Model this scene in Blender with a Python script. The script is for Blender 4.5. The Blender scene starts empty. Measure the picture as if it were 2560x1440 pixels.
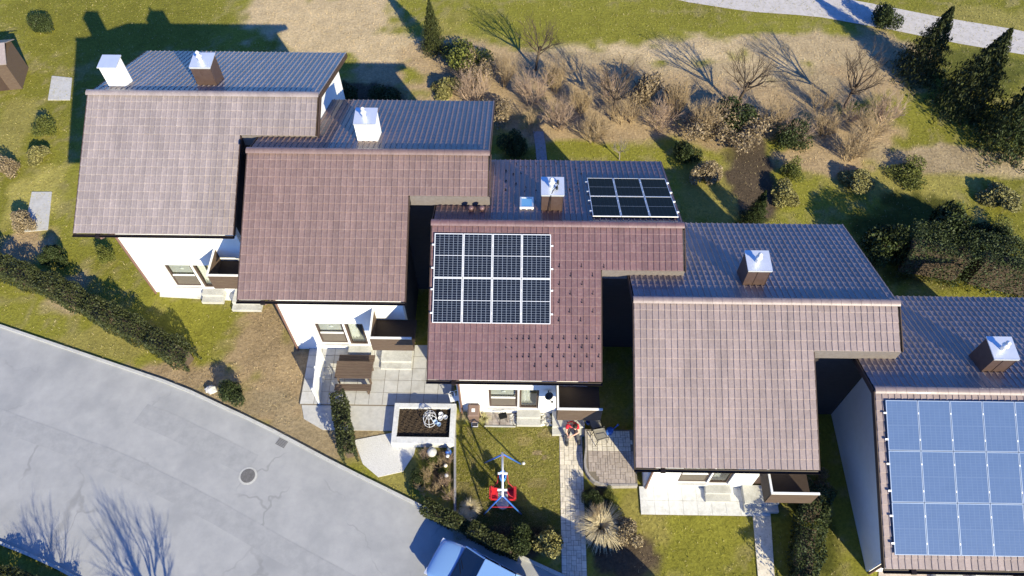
import bpy, math, random
import numpy as np
from mathutils import Vector, Matrix
rnd = random.Random(7)
nrs = np.random.default_rng(11)
PI = math.pi
scene = bpy.context.scene
COL = scene.collection

# ------------------------------------------------------------------ camera, sky, sun, exposure
CAM = Vector((3.058, -18.6705, 31.4543))
PITCH, YAW, ROLL, FPX = math.radians(57.0843), math.radians(-0.9713), math.radians(-0.1229), 1950.0
_f = Vector((math.sin(YAW)*math.cos(PITCH), math.cos(YAW)*math.cos(PITCH), -math.sin(PITCH)))
_r = Vector((math.cos(YAW), -math.sin(YAW), 0)); _u = _r.cross(_f)
CR = math.cos(ROLL)*_r + math.sin(ROLL)*_u
CU = -math.sin(ROLL)*_r + math.cos(ROLL)*_u
CF = _f
cd = bpy.data.cameras.new('camera'); cam = bpy.data.objects.new('camera', cd); COL.objects.link(cam)
cd.sensor_width = 36; cd.lens = 36*FPX/2560; cd.clip_end = 2000
m3 = Matrix((CR, CU, -CF)).transposed()
cam.matrix_world = Matrix.Translation(CAM) @ m3.to_4x4()
scene.camera = cam
SUN_AZ, SUN_EL = math.radians(33), math.radians(27.5)        # azimuth measured from -Y towards +X
SUN = Vector((math.sin(SUN_AZ)*math.cos(SUN_EL), -math.cos(SUN_AZ)*math.cos(SUN_EL), math.sin(SUN_EL)))
world = bpy.data.worlds.new('World'); scene.world = world; world.use_nodes = True
nt = world.node_tree; nt.nodes.clear()
sky = nt.nodes.new('ShaderNodeTexSky'); sky.sky_type = 'NISHITA'; sky.sun_disc = False
sky.sun_elevation = SUN_EL; sky.sun_rotation = PI - SUN_AZ; sky.ozone_density = 4.0; sky.dust_density = 0.3; sky.air_density = 1.0
bg = nt.nodes.new('ShaderNodeBackground'); bg.inputs[1].default_value = 0.078
tn = nt.nodes.new('ShaderNodeVectorMath'); tn.operation = 'MULTIPLY'; tn.inputs[1].default_value = (0.52, 0.97, 1.80)      # clear cold spring sky, deeper blue all over
ow = nt.nodes.new('ShaderNodeOutputWorld'); nt.links.new(sky.outputs[0], tn.inputs[0]); nt.links.new(tn.outputs[0], bg.inputs[0]); nt.links.new(bg.outputs[0], ow.inputs[0])
sd = bpy.data.lights.new('sun', 'SUN'); sd.energy = 5.0; sd.angle = math.radians(0.53); sd.color = (1.0, 0.90, 0.63)
so = bpy.data.objects.new('sun', sd); COL.objects.link(so); so.rotation_euler = SUN.to_track_quat('Z', 'Y').to_euler(); so.location = (20, -30, 40)
scene.view_settings.view_transform = 'Standard'; scene.view_settings.look = 'None'
scene.view_settings.exposure = 0.84; scene.view_settings.gamma = 1.0; scene.view_settings.use_curve_mapping = False
scene.render.engine = 'CYCLES'; scene.cycles.use_denoising = True
scene.cycles.max_bounces = 6; scene.cycles.transparent_max_bounces = 12

def G(u, v, z=0.0):
    """point at height z seen at photo pixel (u, v): used only to take measurements off the photograph"""
    d = CF + CR*((u-1280)/FPX) - CU*((v-720)/FPX)
    t = (z-CAM.z)/d.z
    return CAM + d*t

# ------------------------------------------------------------------ materials
MATS = {}
def mat(name, a, b=None, scale=8.0, rough=0.8, bump=0.0, bscale=None, metal=0.0, spec=0.3, coat=0.0, detail=4.0, c=None, cscale=1.5, camt=0.5, stretch=None, world_co=True, tint=0.0):
    if name in MATS: return MATS[name]
    m = bpy.data.materials.new(name); m.use_nodes = True; MATS[name] = m
    n = m.node_tree; N = n.nodes; L = n.links; p = N['Principled BSDF']
    p.inputs['Roughness'].default_value = rough; p.inputs['Metallic'].default_value = metal
    p.inputs['Specular IOR Level'].default_value = spec; p.inputs['Coat Weight'].default_value = coat
    m.diffuse_color = (*a, 1)
    if b is None and not bump:
        p.inputs['Base Color'].default_value = (*a, 1); return m
    if world_co:
        g = N.new('ShaderNodeNewGeometry'); co = g.outputs['Position']
    else:
        g = N.new('ShaderNodeTexCoord'); co = g.outputs['Object']
    if stretch:
        mp = N.new('ShaderNodeMapping'); mp.inputs['Scale'].default_value = stretch; L.new(co, mp.inputs['Vector']); co = mp.outputs[0]
    t = N.new('ShaderNodeTexNoise'); t.inputs['Scale'].default_value = scale; t.inputs['Detail'].default_value = detail; t.inputs['Roughness'].default_value = 0.65; L.new(co, t.inputs['Vector'])
    r = N.new('ShaderNodeValToRGB'); r.color_ramp.elements[0].position = 0.3; r.color_ramp.elements[1].position = 0.7
    r.color_ramp.elements[0].color = (*a, 1); r.color_ramp.elements[1].color = (*(b or a), 1); L.new(t.outputs['Fac'], r.inputs[0])
    col = r.outputs[0]
    if c:
        t2 = N.new('ShaderNodeTexNoise'); t2.inputs['Scale'].default_value = cscale; t2.inputs['Detail'].default_value = 6; L.new(co, t2.inputs['Vector'])
        mr = N.new('ShaderNodeMapRange'); mr.inputs[1].default_value = 0.5; mr.inputs[2].default_value = 0.72; mr.inputs[4].default_value = camt; L.new(t2.outputs['Fac'], mr.inputs[0])
        mx = N.new('ShaderNodeMix'); mx.data_type = 'RGBA'; L.new(mr.outputs[0], mx.inputs[0]); L.new(col, mx.inputs[6]); mx.inputs[7].default_value = (*c, 1); col = mx.outputs[2]
    if tint:
        at = N.new('ShaderNodeAttribute'); at.attribute_name = 'tint'
        oi = N.new('ShaderNodeObjectInfo'); ad = N.new('ShaderNodeMath'); ad.operation = 'ADD'; L.new(at.outputs['Fac'], ad.inputs[0]); L.new(oi.outputs['Random'], ad.inputs[1])
        fr = N.new('ShaderNodeMath'); fr.operation = 'FRACT'; L.new(ad.outputs[0], fr.inputs[0])
        mr2 = N.new('ShaderNodeMapRange'); mr2.inputs[3].default_value = 1-tint; mr2.inputs[4].default_value = 1+tint; L.new(fr.outputs[0], mr2.inputs[0])
        vm = N.new('ShaderNodeVectorMath'); vm.operation = 'SCALE'; L.new(col, vm.inputs[0]); L.new(mr2.outputs[0], vm.inputs['Scale']); col = vm.outputs[0]
    L.new(col, p.inputs['Base Color'])
    if bump:
        t3 = N.new('ShaderNodeTexNoise'); t3.inputs['Scale'].default_value = bscale or scale*3; t3.inputs['Detail'].default_value = 5; L.new(co, t3.inputs['Vector'])
        bm = N.new('ShaderNodeBump'); bm.inputs['Strength'].default_value = bump; bm.inputs['Distance'].default_value = 0.02; L.new(t3.outputs['Fac'], bm.inputs['Height']); L.new(bm.outputs[0], p.inputs['Normal'])
    return m

def tile_mat(name, a, b, lich):
    m = mat(name, a, b, scale=14, rough=0.5, bump=0.15, bscale=60, c=lich, cscale=9.0, camt=0.22, tint=0.085, spec=0.6, coat=0.35)
    n = m.node_tree; N = n.nodes; L = n.links; p = N['Principled BSDF']; src = p.inputs['Base Color'].links[0].from_socket
    g = N.new('ShaderNodeNewGeometry'); mp = N.new('ShaderNodeMapping'); mp.inputs['Scale'].default_value = (1.6, 0.22, 0.22); L.new(g.outputs['Position'], mp.inputs['Vector'])
    t = N.new('ShaderNodeTexNoise'); t.inputs['Scale'].default_value = 1.4; t.inputs['Detail'].default_value = 7; L.new(mp.outputs[0], t.inputs['Vector'])
    mr = N.new('ShaderNodeMapRange'); mr.inputs[1].default_value = 0.3; mr.inputs[2].default_value = 0.7; mr.inputs[3].default_value = 0.86; mr.inputs[4].default_value = 1.12; L.new(t.outputs['Fac'], mr.inputs[0])
    vm = N.new('ShaderNodeVectorMath'); vm.operation = 'SCALE'; L.new(src, vm.inputs[0]); L.new(mr.outputs[0], vm.inputs['Scale']); L.new(vm.outputs[0], p.inputs['Base Color'])
    return m
TILE_C = tile_mat('tile_main', (0.142, 0.078, 0.079), (0.160, 0.091, 0.091), (0.30, 0.235, 0.21))
TILE_B = tile_mat('tile_warm', (0.17, 0.11, 0.098), (0.205, 0.14, 0.125), (0.32, 0.25, 0.22))
TILE_A = tile_mat('tile_pale', (0.235, 0.195, 0.19), (0.28, 0.235, 0.225), (0.45, 0.40, 0.36))
TILE_D = tile_mat('tile_mid', (0.225, 0.172, 0.158), (0.275, 0.215, 0.20), (0.38, 0.32, 0.29))
BROWN = mat('brown_paint', (0.055, 0.036, 0.03), (0.075, 0.05, 0.04), scale=5, rough=0.5)
DARKW = mat('dark_wood', (0.035, 0.024, 0.019), (0.055, 0.038, 0.03), scale=6, rough=0.7, stretch=(1, 6, 6), bump=0.2)
CLAD = mat('weathered_board', (0.085, 0.056, 0.042), (0.13, 0.092, 0.068), scale=7, rough=0.75, stretch=(0.6, 7, 7), bump=0.25, c=(0.15, 0.118, 0.08), cscale=3)
WHITE = mat('white_render', (0.78, 0.78, 0.76), (0.83, 0.83, 0.82), scale=2.5, rough=0.9, bump=0.12, bscale=90)
WPAINT = mat('white_paint', (0.78, 0.78, 0.77), rough=0.4)
GUT = mat('gutter_metal', (0.018, 0.014, 0.013), (0.03, 0.022, 0.02), scale=4, rough=0.45, metal=0.3)
GALV = mat('galvanised_sheet', (0.80, 0.83, 0.86), (0.88, 0.90, 0.92), scale=4, rough=0.38, metal=0.55)
ALU = mat('aluminium', (0.78, 0.79, 0.80), (0.85, 0.85, 0.85), scale=6, rough=0.45, metal=0.25)
BRSHEET = mat('brown_sheet', (0.085, 0.055, 0.047), (0.11, 0.075, 0.065), scale=5, rough=0.45, metal=0.2)
CONC = mat('pale_concrete', (0.40, 0.40, 0.375), (0.52, 0.515, 0.49), scale=18, rough=0.9, bump=0.3, bscale=70, c=(0.30, 0.29, 0.26), cscale=3, camt=0.5)
CONCW = mat('white_concrete', (0.52, 0.53, 0.53), (0.66, 0.66, 0.65), scale=9, rough=0.85, bump=0.25, bscale=50, c=(0.40, 0.39, 0.36), cscale=3.5, camt=0.5)
SLAB = mat('terrace_slab', (0.40, 0.40, 0.39), (0.50, 0.49, 0.47), scale=6, rough=0.85, bump=0.15, c=(0.34, 0.32, 0.29), cscale=2, tint=0.06)
PAVE = mat('beige_paver', (0.55, 0.50, 0.41), (0.70, 0.645, 0.54), scale=9, rough=0.9, bump=0.25, bscale=60, c=(0.33, 0.30, 0.26), cscale=4, tint=0.11)
PAVE2 = mat('grey_paver', (0.33, 0.275, 0.24), (0.43, 0.37, 0.32), scale=9, rough=0.9, bump=0.25, bscale=60, c=(0.24, 0.21, 0.19), cscale=4, tint=0.13)
JOINT = mat('joint_sand', (0.15, 0.125, 0.095), (0.21, 0.18, 0.14), scale=30, rough=1)
ROAD = mat('pale_asphalt', (0.30, 0.305, 0.305), (0.38, 0.38, 0.375), scale=1.1, rough=0.9, bump=0.35, bscale=45, c=(0.245, 0.252, 0.258), cscale=0.5, camt=0.7, detail=9)
SOIL = mat('dark_soil', (0.030, 0.021, 0.014), (0.07, 0.05, 0.033), scale=14, rough=1, bump=0.4, bscale=60)
BIRCH = mat('grey_bark', (0.20, 0.17, 0.14), (0.33, 0.29, 0.25), scale=20, rough=0.9)
def add_cracks(m):
    n = m.node_tree; N = n.nodes; L = n.links; p = N['Principled BSDF']; src = p.inputs['Base Color'].links[0].from_socket
    g = N.new('ShaderNodeNewGeometry'); ns = N.new('ShaderNodeTexNoise'); ns.inputs['Scale'].default_value = 1.3; L.new(g.outputs['Position'], ns.inputs['Vector'])
    ad = N.new('ShaderNodeVectorMath'); ad.operation = 'MULTIPLY_ADD'; L.new(ns.outputs['Color'], ad.inputs[0]); ad.inputs[1].default_value = (1.1, 1.1, 0); L.new(g.outputs['Position'], ad.inputs[2])
    vo = N.new('ShaderNodeTexVoronoi'); vo.feature = 'DISTANCE_TO_EDGE'; vo.inputs['Scale'].default_value = 0.24; L.new(ad.outputs[0], vo.inputs['Vector'])
    mr = N.new('ShaderNodeMapRange'); mr.inputs[1].default_value = 0.003; mr.inputs[2].default_value = 0.012; mr.inputs[4].default_value = 1.0; L.new(vo.outputs['Distance'], mr.inputs[0])
    n4 = N.new('ShaderNodeTexNoise'); n4.inputs['Scale'].default_value = 0.35; L.new(g.outputs['Position'], n4.inputs['Vector']); m4 = N.new('ShaderNodeMapRange'); m4.inputs[1].default_value = 0.48; m4.inputs[2].default_value = 0.62; m4.inputs[3].default_value = 1.0; m4.inputs[4].default_value = 0.80; L.new(n4.outputs['Fac'], m4.inputs[0]); L.new(m4.outputs[0], mr.inputs[3])
    vm = N.new('ShaderNodeVectorMath'); vm.operation = 'SCALE'; L.new(src, vm.inputs[0]); L.new(mr.outputs[0], vm.inputs['Scale']); L.new(vm.outputs[0], p.inputs['Base Color'])
add_cracks(ROAD)
TWIG = mat('bare_twig', (0.30, 0.22, 0.13), (0.46, 0.35, 0.21), scale=6, rough=0.9)
TWIGP = mat('mauve_twig', (0.33, 0.24, 0.175), (0.46, 0.34, 0.255), scale=6, rough=0.9)
BARK = mat('brown_bark', (0.07, 0.05, 0.035), (0.12, 0.09, 0.065), scale=14, rough=0.95, bump=0.5)
STRAW = mat('dry_straw', (0.42, 0.34, 0.19), (0.62, 0.54, 0.36), scale=5, rough=0.8)
def leaf_mat(name, a, b, rough=0.6):
    m = mat(name, a, b, scale=3.0, rough=rough, spec=0.25, tint=0.45)
    return m
EVER = leaf_mat('evergreen_leaf', (0.022, 0.034, 0.012), (0.05, 0.068, 0.02))
HEDGE = leaf_mat('hedge_leaf', (0.026, 0.034, 0.012), (0.062, 0.072, 0.022))
GREEN = leaf_mat('green_leaf', (0.07, 0.085, 0.018), (0.135, 0.145, 0.03))
YELLOW = leaf_mat('yellowish_leaf', (0.13, 0.125, 0.04), (0.26, 0.235, 0.09))
DRYLEAF = leaf_mat('dry_leaf', (0.19, 0.145, 0.085), (0.33, 0.265, 0.165))
BROWNLEAF = leaf_mat('brown_leaf', (0.17, 0.13, 0.08), (0.29, 0.225, 0.14))
SIDE = mat('dark_side_wall', (0.035, 0.03, 0.03), (0.055, 0.047, 0.045), scale=4, rough=0.8, stretch=(1, 1, 8))  # walls towards the gaps, coloured darker than the garden fronts
BLACK = mat('black_plastic', (0.012, 0.012, 0.013), rough=0.45)
DKMET = mat('dark_metal', (0.02, 0.021, 0.023), rough=0.4, metal=0.5)
RED = mat('red_plastic', (0.50, 0.022, 0.035), (0.56, 0.03, 0.04), scale=6, rough=0.45)
BLUE = mat('blue_paint', (0.035, 0.12, 0.42), (0.045, 0.14, 0.47), scale=4, rough=0.4)
BLUEL = mat('light_blue_plastic', (0.09, 0.30, 0.72), (0.11, 0.33, 0.75), scale=4, rough=0.4)
BINM = mat('brown_bin_plastic', (0.165, 0.108, 0.085), (0.19, 0.128, 0.10), scale=5, rough=0.55)
SKIN = mat('skin', (0.55, 0.34, 0.25), (0.60, 0.38, 0.28), scale=20, rough=0.55)
SHIRT = mat('red_cotton', (0.48, 0.018, 0.035), (0.55, 0.028, 0.045), scale=25, rough=0.9)
JEANS = mat('charcoal_denim', (0.05, 0.05, 0.058), (0.095, 0.093, 0.10), scale=22, rough=0.95)
BOOT = mat('dark_leather', (0.02, 0.021, 0.025), (0.04, 0.041, 0.047), scale=18, rough=0.5)
HAIR = mat('dark_hair', (0.012, 0.010, 0.008), (0.025, 0.02, 0.015), scale=40, rough=0.6)
STONE = mat('pale_stone', (0.30, 0.29, 0.27), (0.55, 0.54, 0.52), scale=7, rough=0.9, tint=0.3)
CUSH = mat('grey_mesh_fabric', (0.20, 0.19, 0.18), (0.26, 0.25, 0.23), scale=30, rough=0.9)
CURT = mat('white_curtain', (0.80, 0.79, 0.76), rough=0.9)
PANEL = mat('taupe_panel', (0.115, 0.098, 0.08), (0.15, 0.128, 0.105), scale=14, rough=0.7)
ROOM = mat('room_wall', (0.55, 0.54, 0.51), rough=0.9)
def glass_mat():
    m = bpy.data.materials.new('window_glass'); m.use_nodes = True; n = m.node_tree; n.nodes.clear()
    o = n.nodes.new('ShaderNodeOutputMaterial'); t = n.nodes.new('ShaderNodeBsdfTransparent'); g = n.nodes.new('ShaderNodeBsdfGlossy')
    g.inputs['Roughness'].default_value = 0.02; lw = n.nodes.new('ShaderNodeLayerWeight'); lw.inputs[0].default_value = 0.5
    pw = n.nodes.new('ShaderNodeMath'); pw.operation = 'POWER'; pw.inputs[1].default_value = 5; n.links.new(lw.outputs['Facing'], pw.inputs[0]); f = n.nodes.new('ShaderNodeMath'); f.operation = 'MULTIPLY_ADD'; f.inputs[1].default_value = 0.9; f.inputs[2].default_value = 0.05; n.links.new(pw.outputs[0], f.inputs[0])
    x = n.nodes.new('ShaderNodeMixShader'); n.links.new(f.outputs[0], x.inputs[0]); n.links.new(t.outputs[0], x.inputs[1]); n.links.new(g.outputs[0], x.inputs[2]); n.links.new(x.outputs[0], o.inputs[0])
    t.inputs[0].default_value = (0.86, 0.88, 0.87, 1)
    return m
GLASS = glass_mat()
CARGLASS = mat('car_glass', (0.015, 0.018, 0.022), rough=0.05, spec=0.8)
CELL = mat('solar_cell_dark', (0.006, 0.009, 0.018), (0.008, 0.012, 0.025), scale=3, rough=0.2, spec=0.12)
CELLB = mat('solar_cell_blue', (0.075, 0.125, 0.24), (0.085, 0.138, 0.26), scale=3, rough=0.25, spec=0.3)
SHEET = mat('cell_gap_sheet', (0.19, 0.225, 0.29), rough=0.25, spec=0.12)
SHEETB = mat('cell_gap_sheet_blue', (0.12, 0.18, 0.31), rough=0.25, spec=0.3)
SHEETD = mat('cell_gap_sheet_black', (0.03, 0.028, 0.03), rough=0.25, spec=0.08)

# ------------------------------------------------------------------ geometry helpers
class MB:
    def __init__(s): s.v = []; s.f = []; s.m = []
    def add(s, vs, fs, m=0):
        o = len(s.v); s.v += [tuple(a) for a in vs]
        for f in fs: s.f.append(tuple(i+o for i in f)); s.m.append(m)
        return s
    def box(s, x0, x1, y0, y1, z0, z1, m=0, M=None):
        vs = [(x, y, z) for z in (z0, z1) for y in (y0, y1) for x in (x0, x1)]
        if M is not None: vs = [M @ Vector(a) for a in vs]
        return s.add(vs, [(0,2,3,1),(4,5,7,6),(0,1,5,4),(2,6,7,3),(0,4,6,2),(1,3,7,5)], m)
    def tube(s, pts, r, n=6, m=0, cap=True, r2=None):
        pts = [Vector(a) for a in pts]; k = len(pts); rr = [r if r2 is None else r+(r2-r)*i/(k-1) for i in range(k)]
        vs = []
        for i, a in enumerate(pts):
            t = (pts[min(i+1, k-1)]-pts[max(i-1, 0)]).normalized()
            up = Vector((0, 0, 1)) if abs(t.z) < 0.95 else Vector((1, 0, 0))
            e = t.cross(up).normalized(); g = e.cross(t)
            for j in range(n):
                q = 2*PI*j/n; vs.append(a + (e*math.cos(q)+g*math.sin(q))*rr[i])
        fs = [(i*n+j, i*n+(j+1) % n, (i+1)*n+(j+1) % n, (i+1)*n+j) for i in range(k-1) for j in range(n)]
        if cap: fs += [tuple(range(n))[::-1], tuple((k-1)*n+j for j in range(n))]
        return s.add(vs, fs, m)
    def lathe(s, prof, c=(0,0,0), n=14, m=0, sx=1, sy=1):
        vs = []; c = Vector(c)
        for r, z in prof:
            for j in range(n): q = 2*PI*j/n; vs.append(c+Vector((r*sx*math.cos(q), r*sy*math.sin(q), z)))
        k = len(prof)
        fs = [(i*n+j, i*n+(j+1) % n, (i+1)*n+(j+1) % n, (i+1)*n+j) for i in range(k-1) for j in range(n)]
        fs += [tuple(range(n))[::-1], tuple((k-1)*n+j for j in range(n))]
        return s.add(vs, fs, m)
    def prism(s, poly, z0, z1, m=0):
        n = len(poly)
        vs = [(x, y, z0) for x, y in poly]+[(x, y, z1) for x, y in poly]
        return s.add(vs, [tuple(range(n))[::-1], tuple(range(n, 2*n))]+[(i, (i+1) % n, n+(i+1) % n, n+i) for i in range(n)], m)
    def mesh(s, name, mats, smooth=False):
        me = bpy.data.meshes.new(name); me.from_pydata(s.v, [], s.f)
        for a in (mats if isinstance(mats, (list, tuple)) else [mats]): me.materials.append(a)
        me.polygons.foreach_set('material_index', s.m)
        if smooth: me.polygons.foreach_set('use_smooth', [True]*len(me.polygons))
        me.update(); return me
    def build(s, name, mats, parent=None, loc=None, smooth=False):
        return link(name, s.mesh(name, mats, smooth), parent, loc)
def link(name, me, parent=None, loc=None, rot=None):
    o = bpy.data.objects.new(name, me); COL.objects.link(o)
    if parent is not None: o.parent = parent
    if loc is not None: o.location = loc
    if rot is not None: o.rotation_euler = rot
    return o
def tag(o, label=None, cat=None, group=None, kind=None):
    if label: o['label'] = label
    if cat: o['category'] = cat
    if group: o['group'] = group
    if kind: o['kind'] = kind
    return o
def thing(name, label, cat, loc=(0,0,0), rotz=0, group=None):
    o = link(name, None, None, loc, (0, 0, rotz)); o.empty_display_size = 0.3
    return tag(o, label, cat, group)
def np_mesh(name, V, F, mats, matidx=None, smooth=False, attr=None):
    me = bpy.data.meshes.new(name); V = np.asarray(V, np.float32); F = np.asarray(F, np.int32); k = F.shape[1]
    me.vertices.add(len(V)); me.vertices.foreach_set('co', V.ravel())
    me.loops.add(F.size); me.loops.foreach_set('vertex_index', F.ravel())
    me.polygons.add(len(F)); me.polygons.foreach_set('loop_start', np.arange(0, F.size, k, dtype=np.int32))
    try: me.polygons.foreach_set('loop_total', np.full(len(F), k, np.int32))
    except Exception: pass
    for a in (mats if isinstance(mats, (list, tuple)) else [mats]): me.materials.append(a)
    if matidx is not None: me.polygons.foreach_set('material_index', np.asarray(matidx, np.int32))
    if smooth: me.polygons.foreach_set('use_smooth', np.ones(len(F), bool))
    if attr is not None:
        at = me.attributes.new('tint', 'FLOAT', 'FACE'); at.data.foreach_set('value', np.asarray(attr, np.float32))
    me.update(calc_edges=True); return me

def rand_dirs(n):
    d = nrs.normal(size=(n, 3)); return d/np.linalg.norm(d, axis=1)[:, None]
def leaf_quads(P, size, up=0.0, aspect=1.6):
    """small leaf faces at points P, random orientation"""
    n = len(P); a = rand_dirs(n); a[:, 2] += up; a /= np.linalg.norm(a, axis=1)[:, None]
    b = np.cross(a, rand_dirs(n)); b /= np.linalg.norm(b, axis=1)[:, None]; c = np.cross(a, b)
    sz = size*(0.4+1.1*nrs.random(n)**1.5)[:, None]
    b = b*sz*0.5*aspect; c = c*sz*0.5
    V = np.stack([P-b, P-c*0.9, P+b, P+c], 1).reshape(-1, 3)
    return V, np.arange(4*n).reshape(-1, 4)
def blades(P, h, w, lean=0.5, n_seg=1):
    n = len(P); q = nrs.random(n)*2*PI; d = np.stack([np.cos(q), np.sin(q), np.zeros(n)], 1)
    e = np.stack([-np.sin(q), np.cos(q), np.zeros(n)], 1)
    hh = h*(0.5+nrs.random(n))[:, None]; ll = hh*lean*nrs.random(n)[:, None]*1.5; ww = w*(0.6+0.8*nrs.random(n))[:, None]
    tip = P + d*ll + np.array([0, 0, 1.0])*hh
    V = np.stack([P-e*ww, P+e*ww, tip], 1).reshape(-1, 3)
    return V, np.arange(3*n).reshape(-1, 3)
def seg_mesh(name, segs, m, sides=3):
    S = np.array([(*a, *b, r0, r1) for a, b, r0, r1 in segs]); p0, p1 = S[:, :3], S[:, 3:6]
    t = p1-p0; t /= np.linalg.norm(t, axis=1)[:, None]+1e-9
    up = np.where(np.abs(t[:, 2:3]) < 0.9, np.array([[0, 0, 1.0]]), np.array([[1.0, 0, 0]]))
    e = np.cross(t, up); e /= np.linalg.norm(e, axis=1)[:, None]; g = np.cross(e, t)
    rings = []
    for p, r in ((p0, S[:, 6:7]), (p1, S[:, 7:8])):
        for j in range(sides):
            q = 2*PI*j/sides; rings.append(p+(e*math.cos(q)+g*math.sin(q))*r)
    V = np.stack(rings, 1).reshape(-1, 3); n = len(S); k = 2*sides
    F = np.concatenate([np.stack([np.arange(n)*k+j, np.arange(n)*k+(j+1) % sides, np.arange(n)*k+sides+(j+1) % sides, np.arange(n)*k+sides+j], 1) for j in range(sides)])
    return np_mesh(name, V, F, m)

# ------------------------------------------------------------------ ground, street, verges
HOUSES = dict(A=(-15.35, 6.0, 8.15), B=(-8.03, 3.03, 7.9), C=(-0.382, 0.0, 7.2), D=(7.33, -3.2, 6.8), E=(15.75, -6.45, 6.15))
GREENC = np.array([0.195, 0.188, 0.030]); TAN = np.array([0.47, 0.365, 0.215]); BRN = np.array([0.36, 0.265, 0.15]); DGR = np.array([0.10, 0.105, 0.022]); OLV = np.array([0.25, 0.22, 0.06]); SOILC = np.array([0.06, 0.045, 0.03])
feat = [  # measured patches of ground cover, a few with shade in the colour: photo centre, photo radii, colour
    (820, 60, 190, 95, TAN), (690, 30, 90, 60, TAN), (960, 120, 110, 45, TAN), (1650, 120, 330, 45, TAN), (1930, 170, 130, 42, TAN), (1250, 60, 180, 40, OLV), (1150, 150, 160, 60, BRN*1.1), (1420, 180, 260, 60, TAN*0.75), (1750, 200, 300, 60, TAN*0.8), (2080, 210, 160, 60, TAN*0.7), (1480, 330, 260, 50, BRN), (1780, 330, 200, 50, BRN*.9), (2480, 410, 110, 35, TAN),
    (1250, 215, 280, 95, BRN), (1560, 260, 260, 100, BRN), (1880, 265, 260, 70, BRN), (2130, 330, 150, 60, BRN), (2180, 190, 130, 70, BRN), (950, 190, 90, 30, BRN),
    (1330, 1150, 130, 150, np.array([0.275, 0.262, 0.06])), (1341, 1134, 10, 7, np.array([0.36, 0.29, 0.17])), (1364, 1147, 12, 7, np.array([0.36, 0.30, 0.17])), (1370, 1085, 25, 14, np.array([0.36, 0.31, 0.13])), (1310, 1100, 18, 12, np.array([0.36, 0.31, 0.12])), (1250, 1075, 20, 10, np.array([0.22, 0.235, 0.045])), (1345, 1210, 30, 14, np.array([0.33, 0.29, 0.11])), (1440, 60, 300, 60, GREENC), (1500, 372, 170, 22, GREENC*1.05), (1970, 440, 50, 110, GREENC*1.1), (2250, 440, 260, 60, OLV*1.1), (2350, 400, 200, 40, TAN*.7), (2200, 130, 150, 50, TAN*.7), (2000, 120, 200, 40, TAN*.85), (2060, 400, 120, 40, BRN), (300, 40, 300, 90, GREENC*0.85), (2450, 180, 120, 60, DGR),
    (170, 735, 70, 50, TAN*0.75), (90, 500, 80, 110, OLV*1.3), (60, 620, 70, 70, BRN), (20, 330, 60, 80, OLV), (650, 870, 110, 110, BRN*.8), (740, 960, 130, 110, BRN*.85), (820, 1090, 160, 60, TAN*0.58),
    (450, 945, 180, 45, BRN*.85), (250, 860, 170, 40, OLV), (520, 1000, 220, 40, TAN*0.58), (480, 810, 90, 70, GREENC), (1000, 1150, 60, 90, OLV), (1100, 1180, 40, 70, SOILC*1.3), (1190, 1040, 45, 14, TAN*0.7),
    (1740, 1330, 130, 140, GREENC), (1600, 1290, 70, 90, OLV), (1570, 1400, 90, 60, SOILC*1.5), (2040, 1330, 70, 120, DGR*0.7), (1497, 1280, 45, 105, SOILC), (1780, 470, 110, 90, OLV), (1870, 430, 60, 120, SOILC*1.4),  # dark soil right of the path is bed and painted-in shade together
    (2320, 600, 200, 110, DGR*0.6), (2450, 60, 160, 50, OLV), (1300, 430, 80, 60, DGR), (900, 240, 120, 40, SOILC*1.4), (1240, 1310, 160, 50, DGR), (1300, 1350, 150, 40, SOILC*1.5)]  # dark green behind the right hand houses also has shade put into its colour
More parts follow.
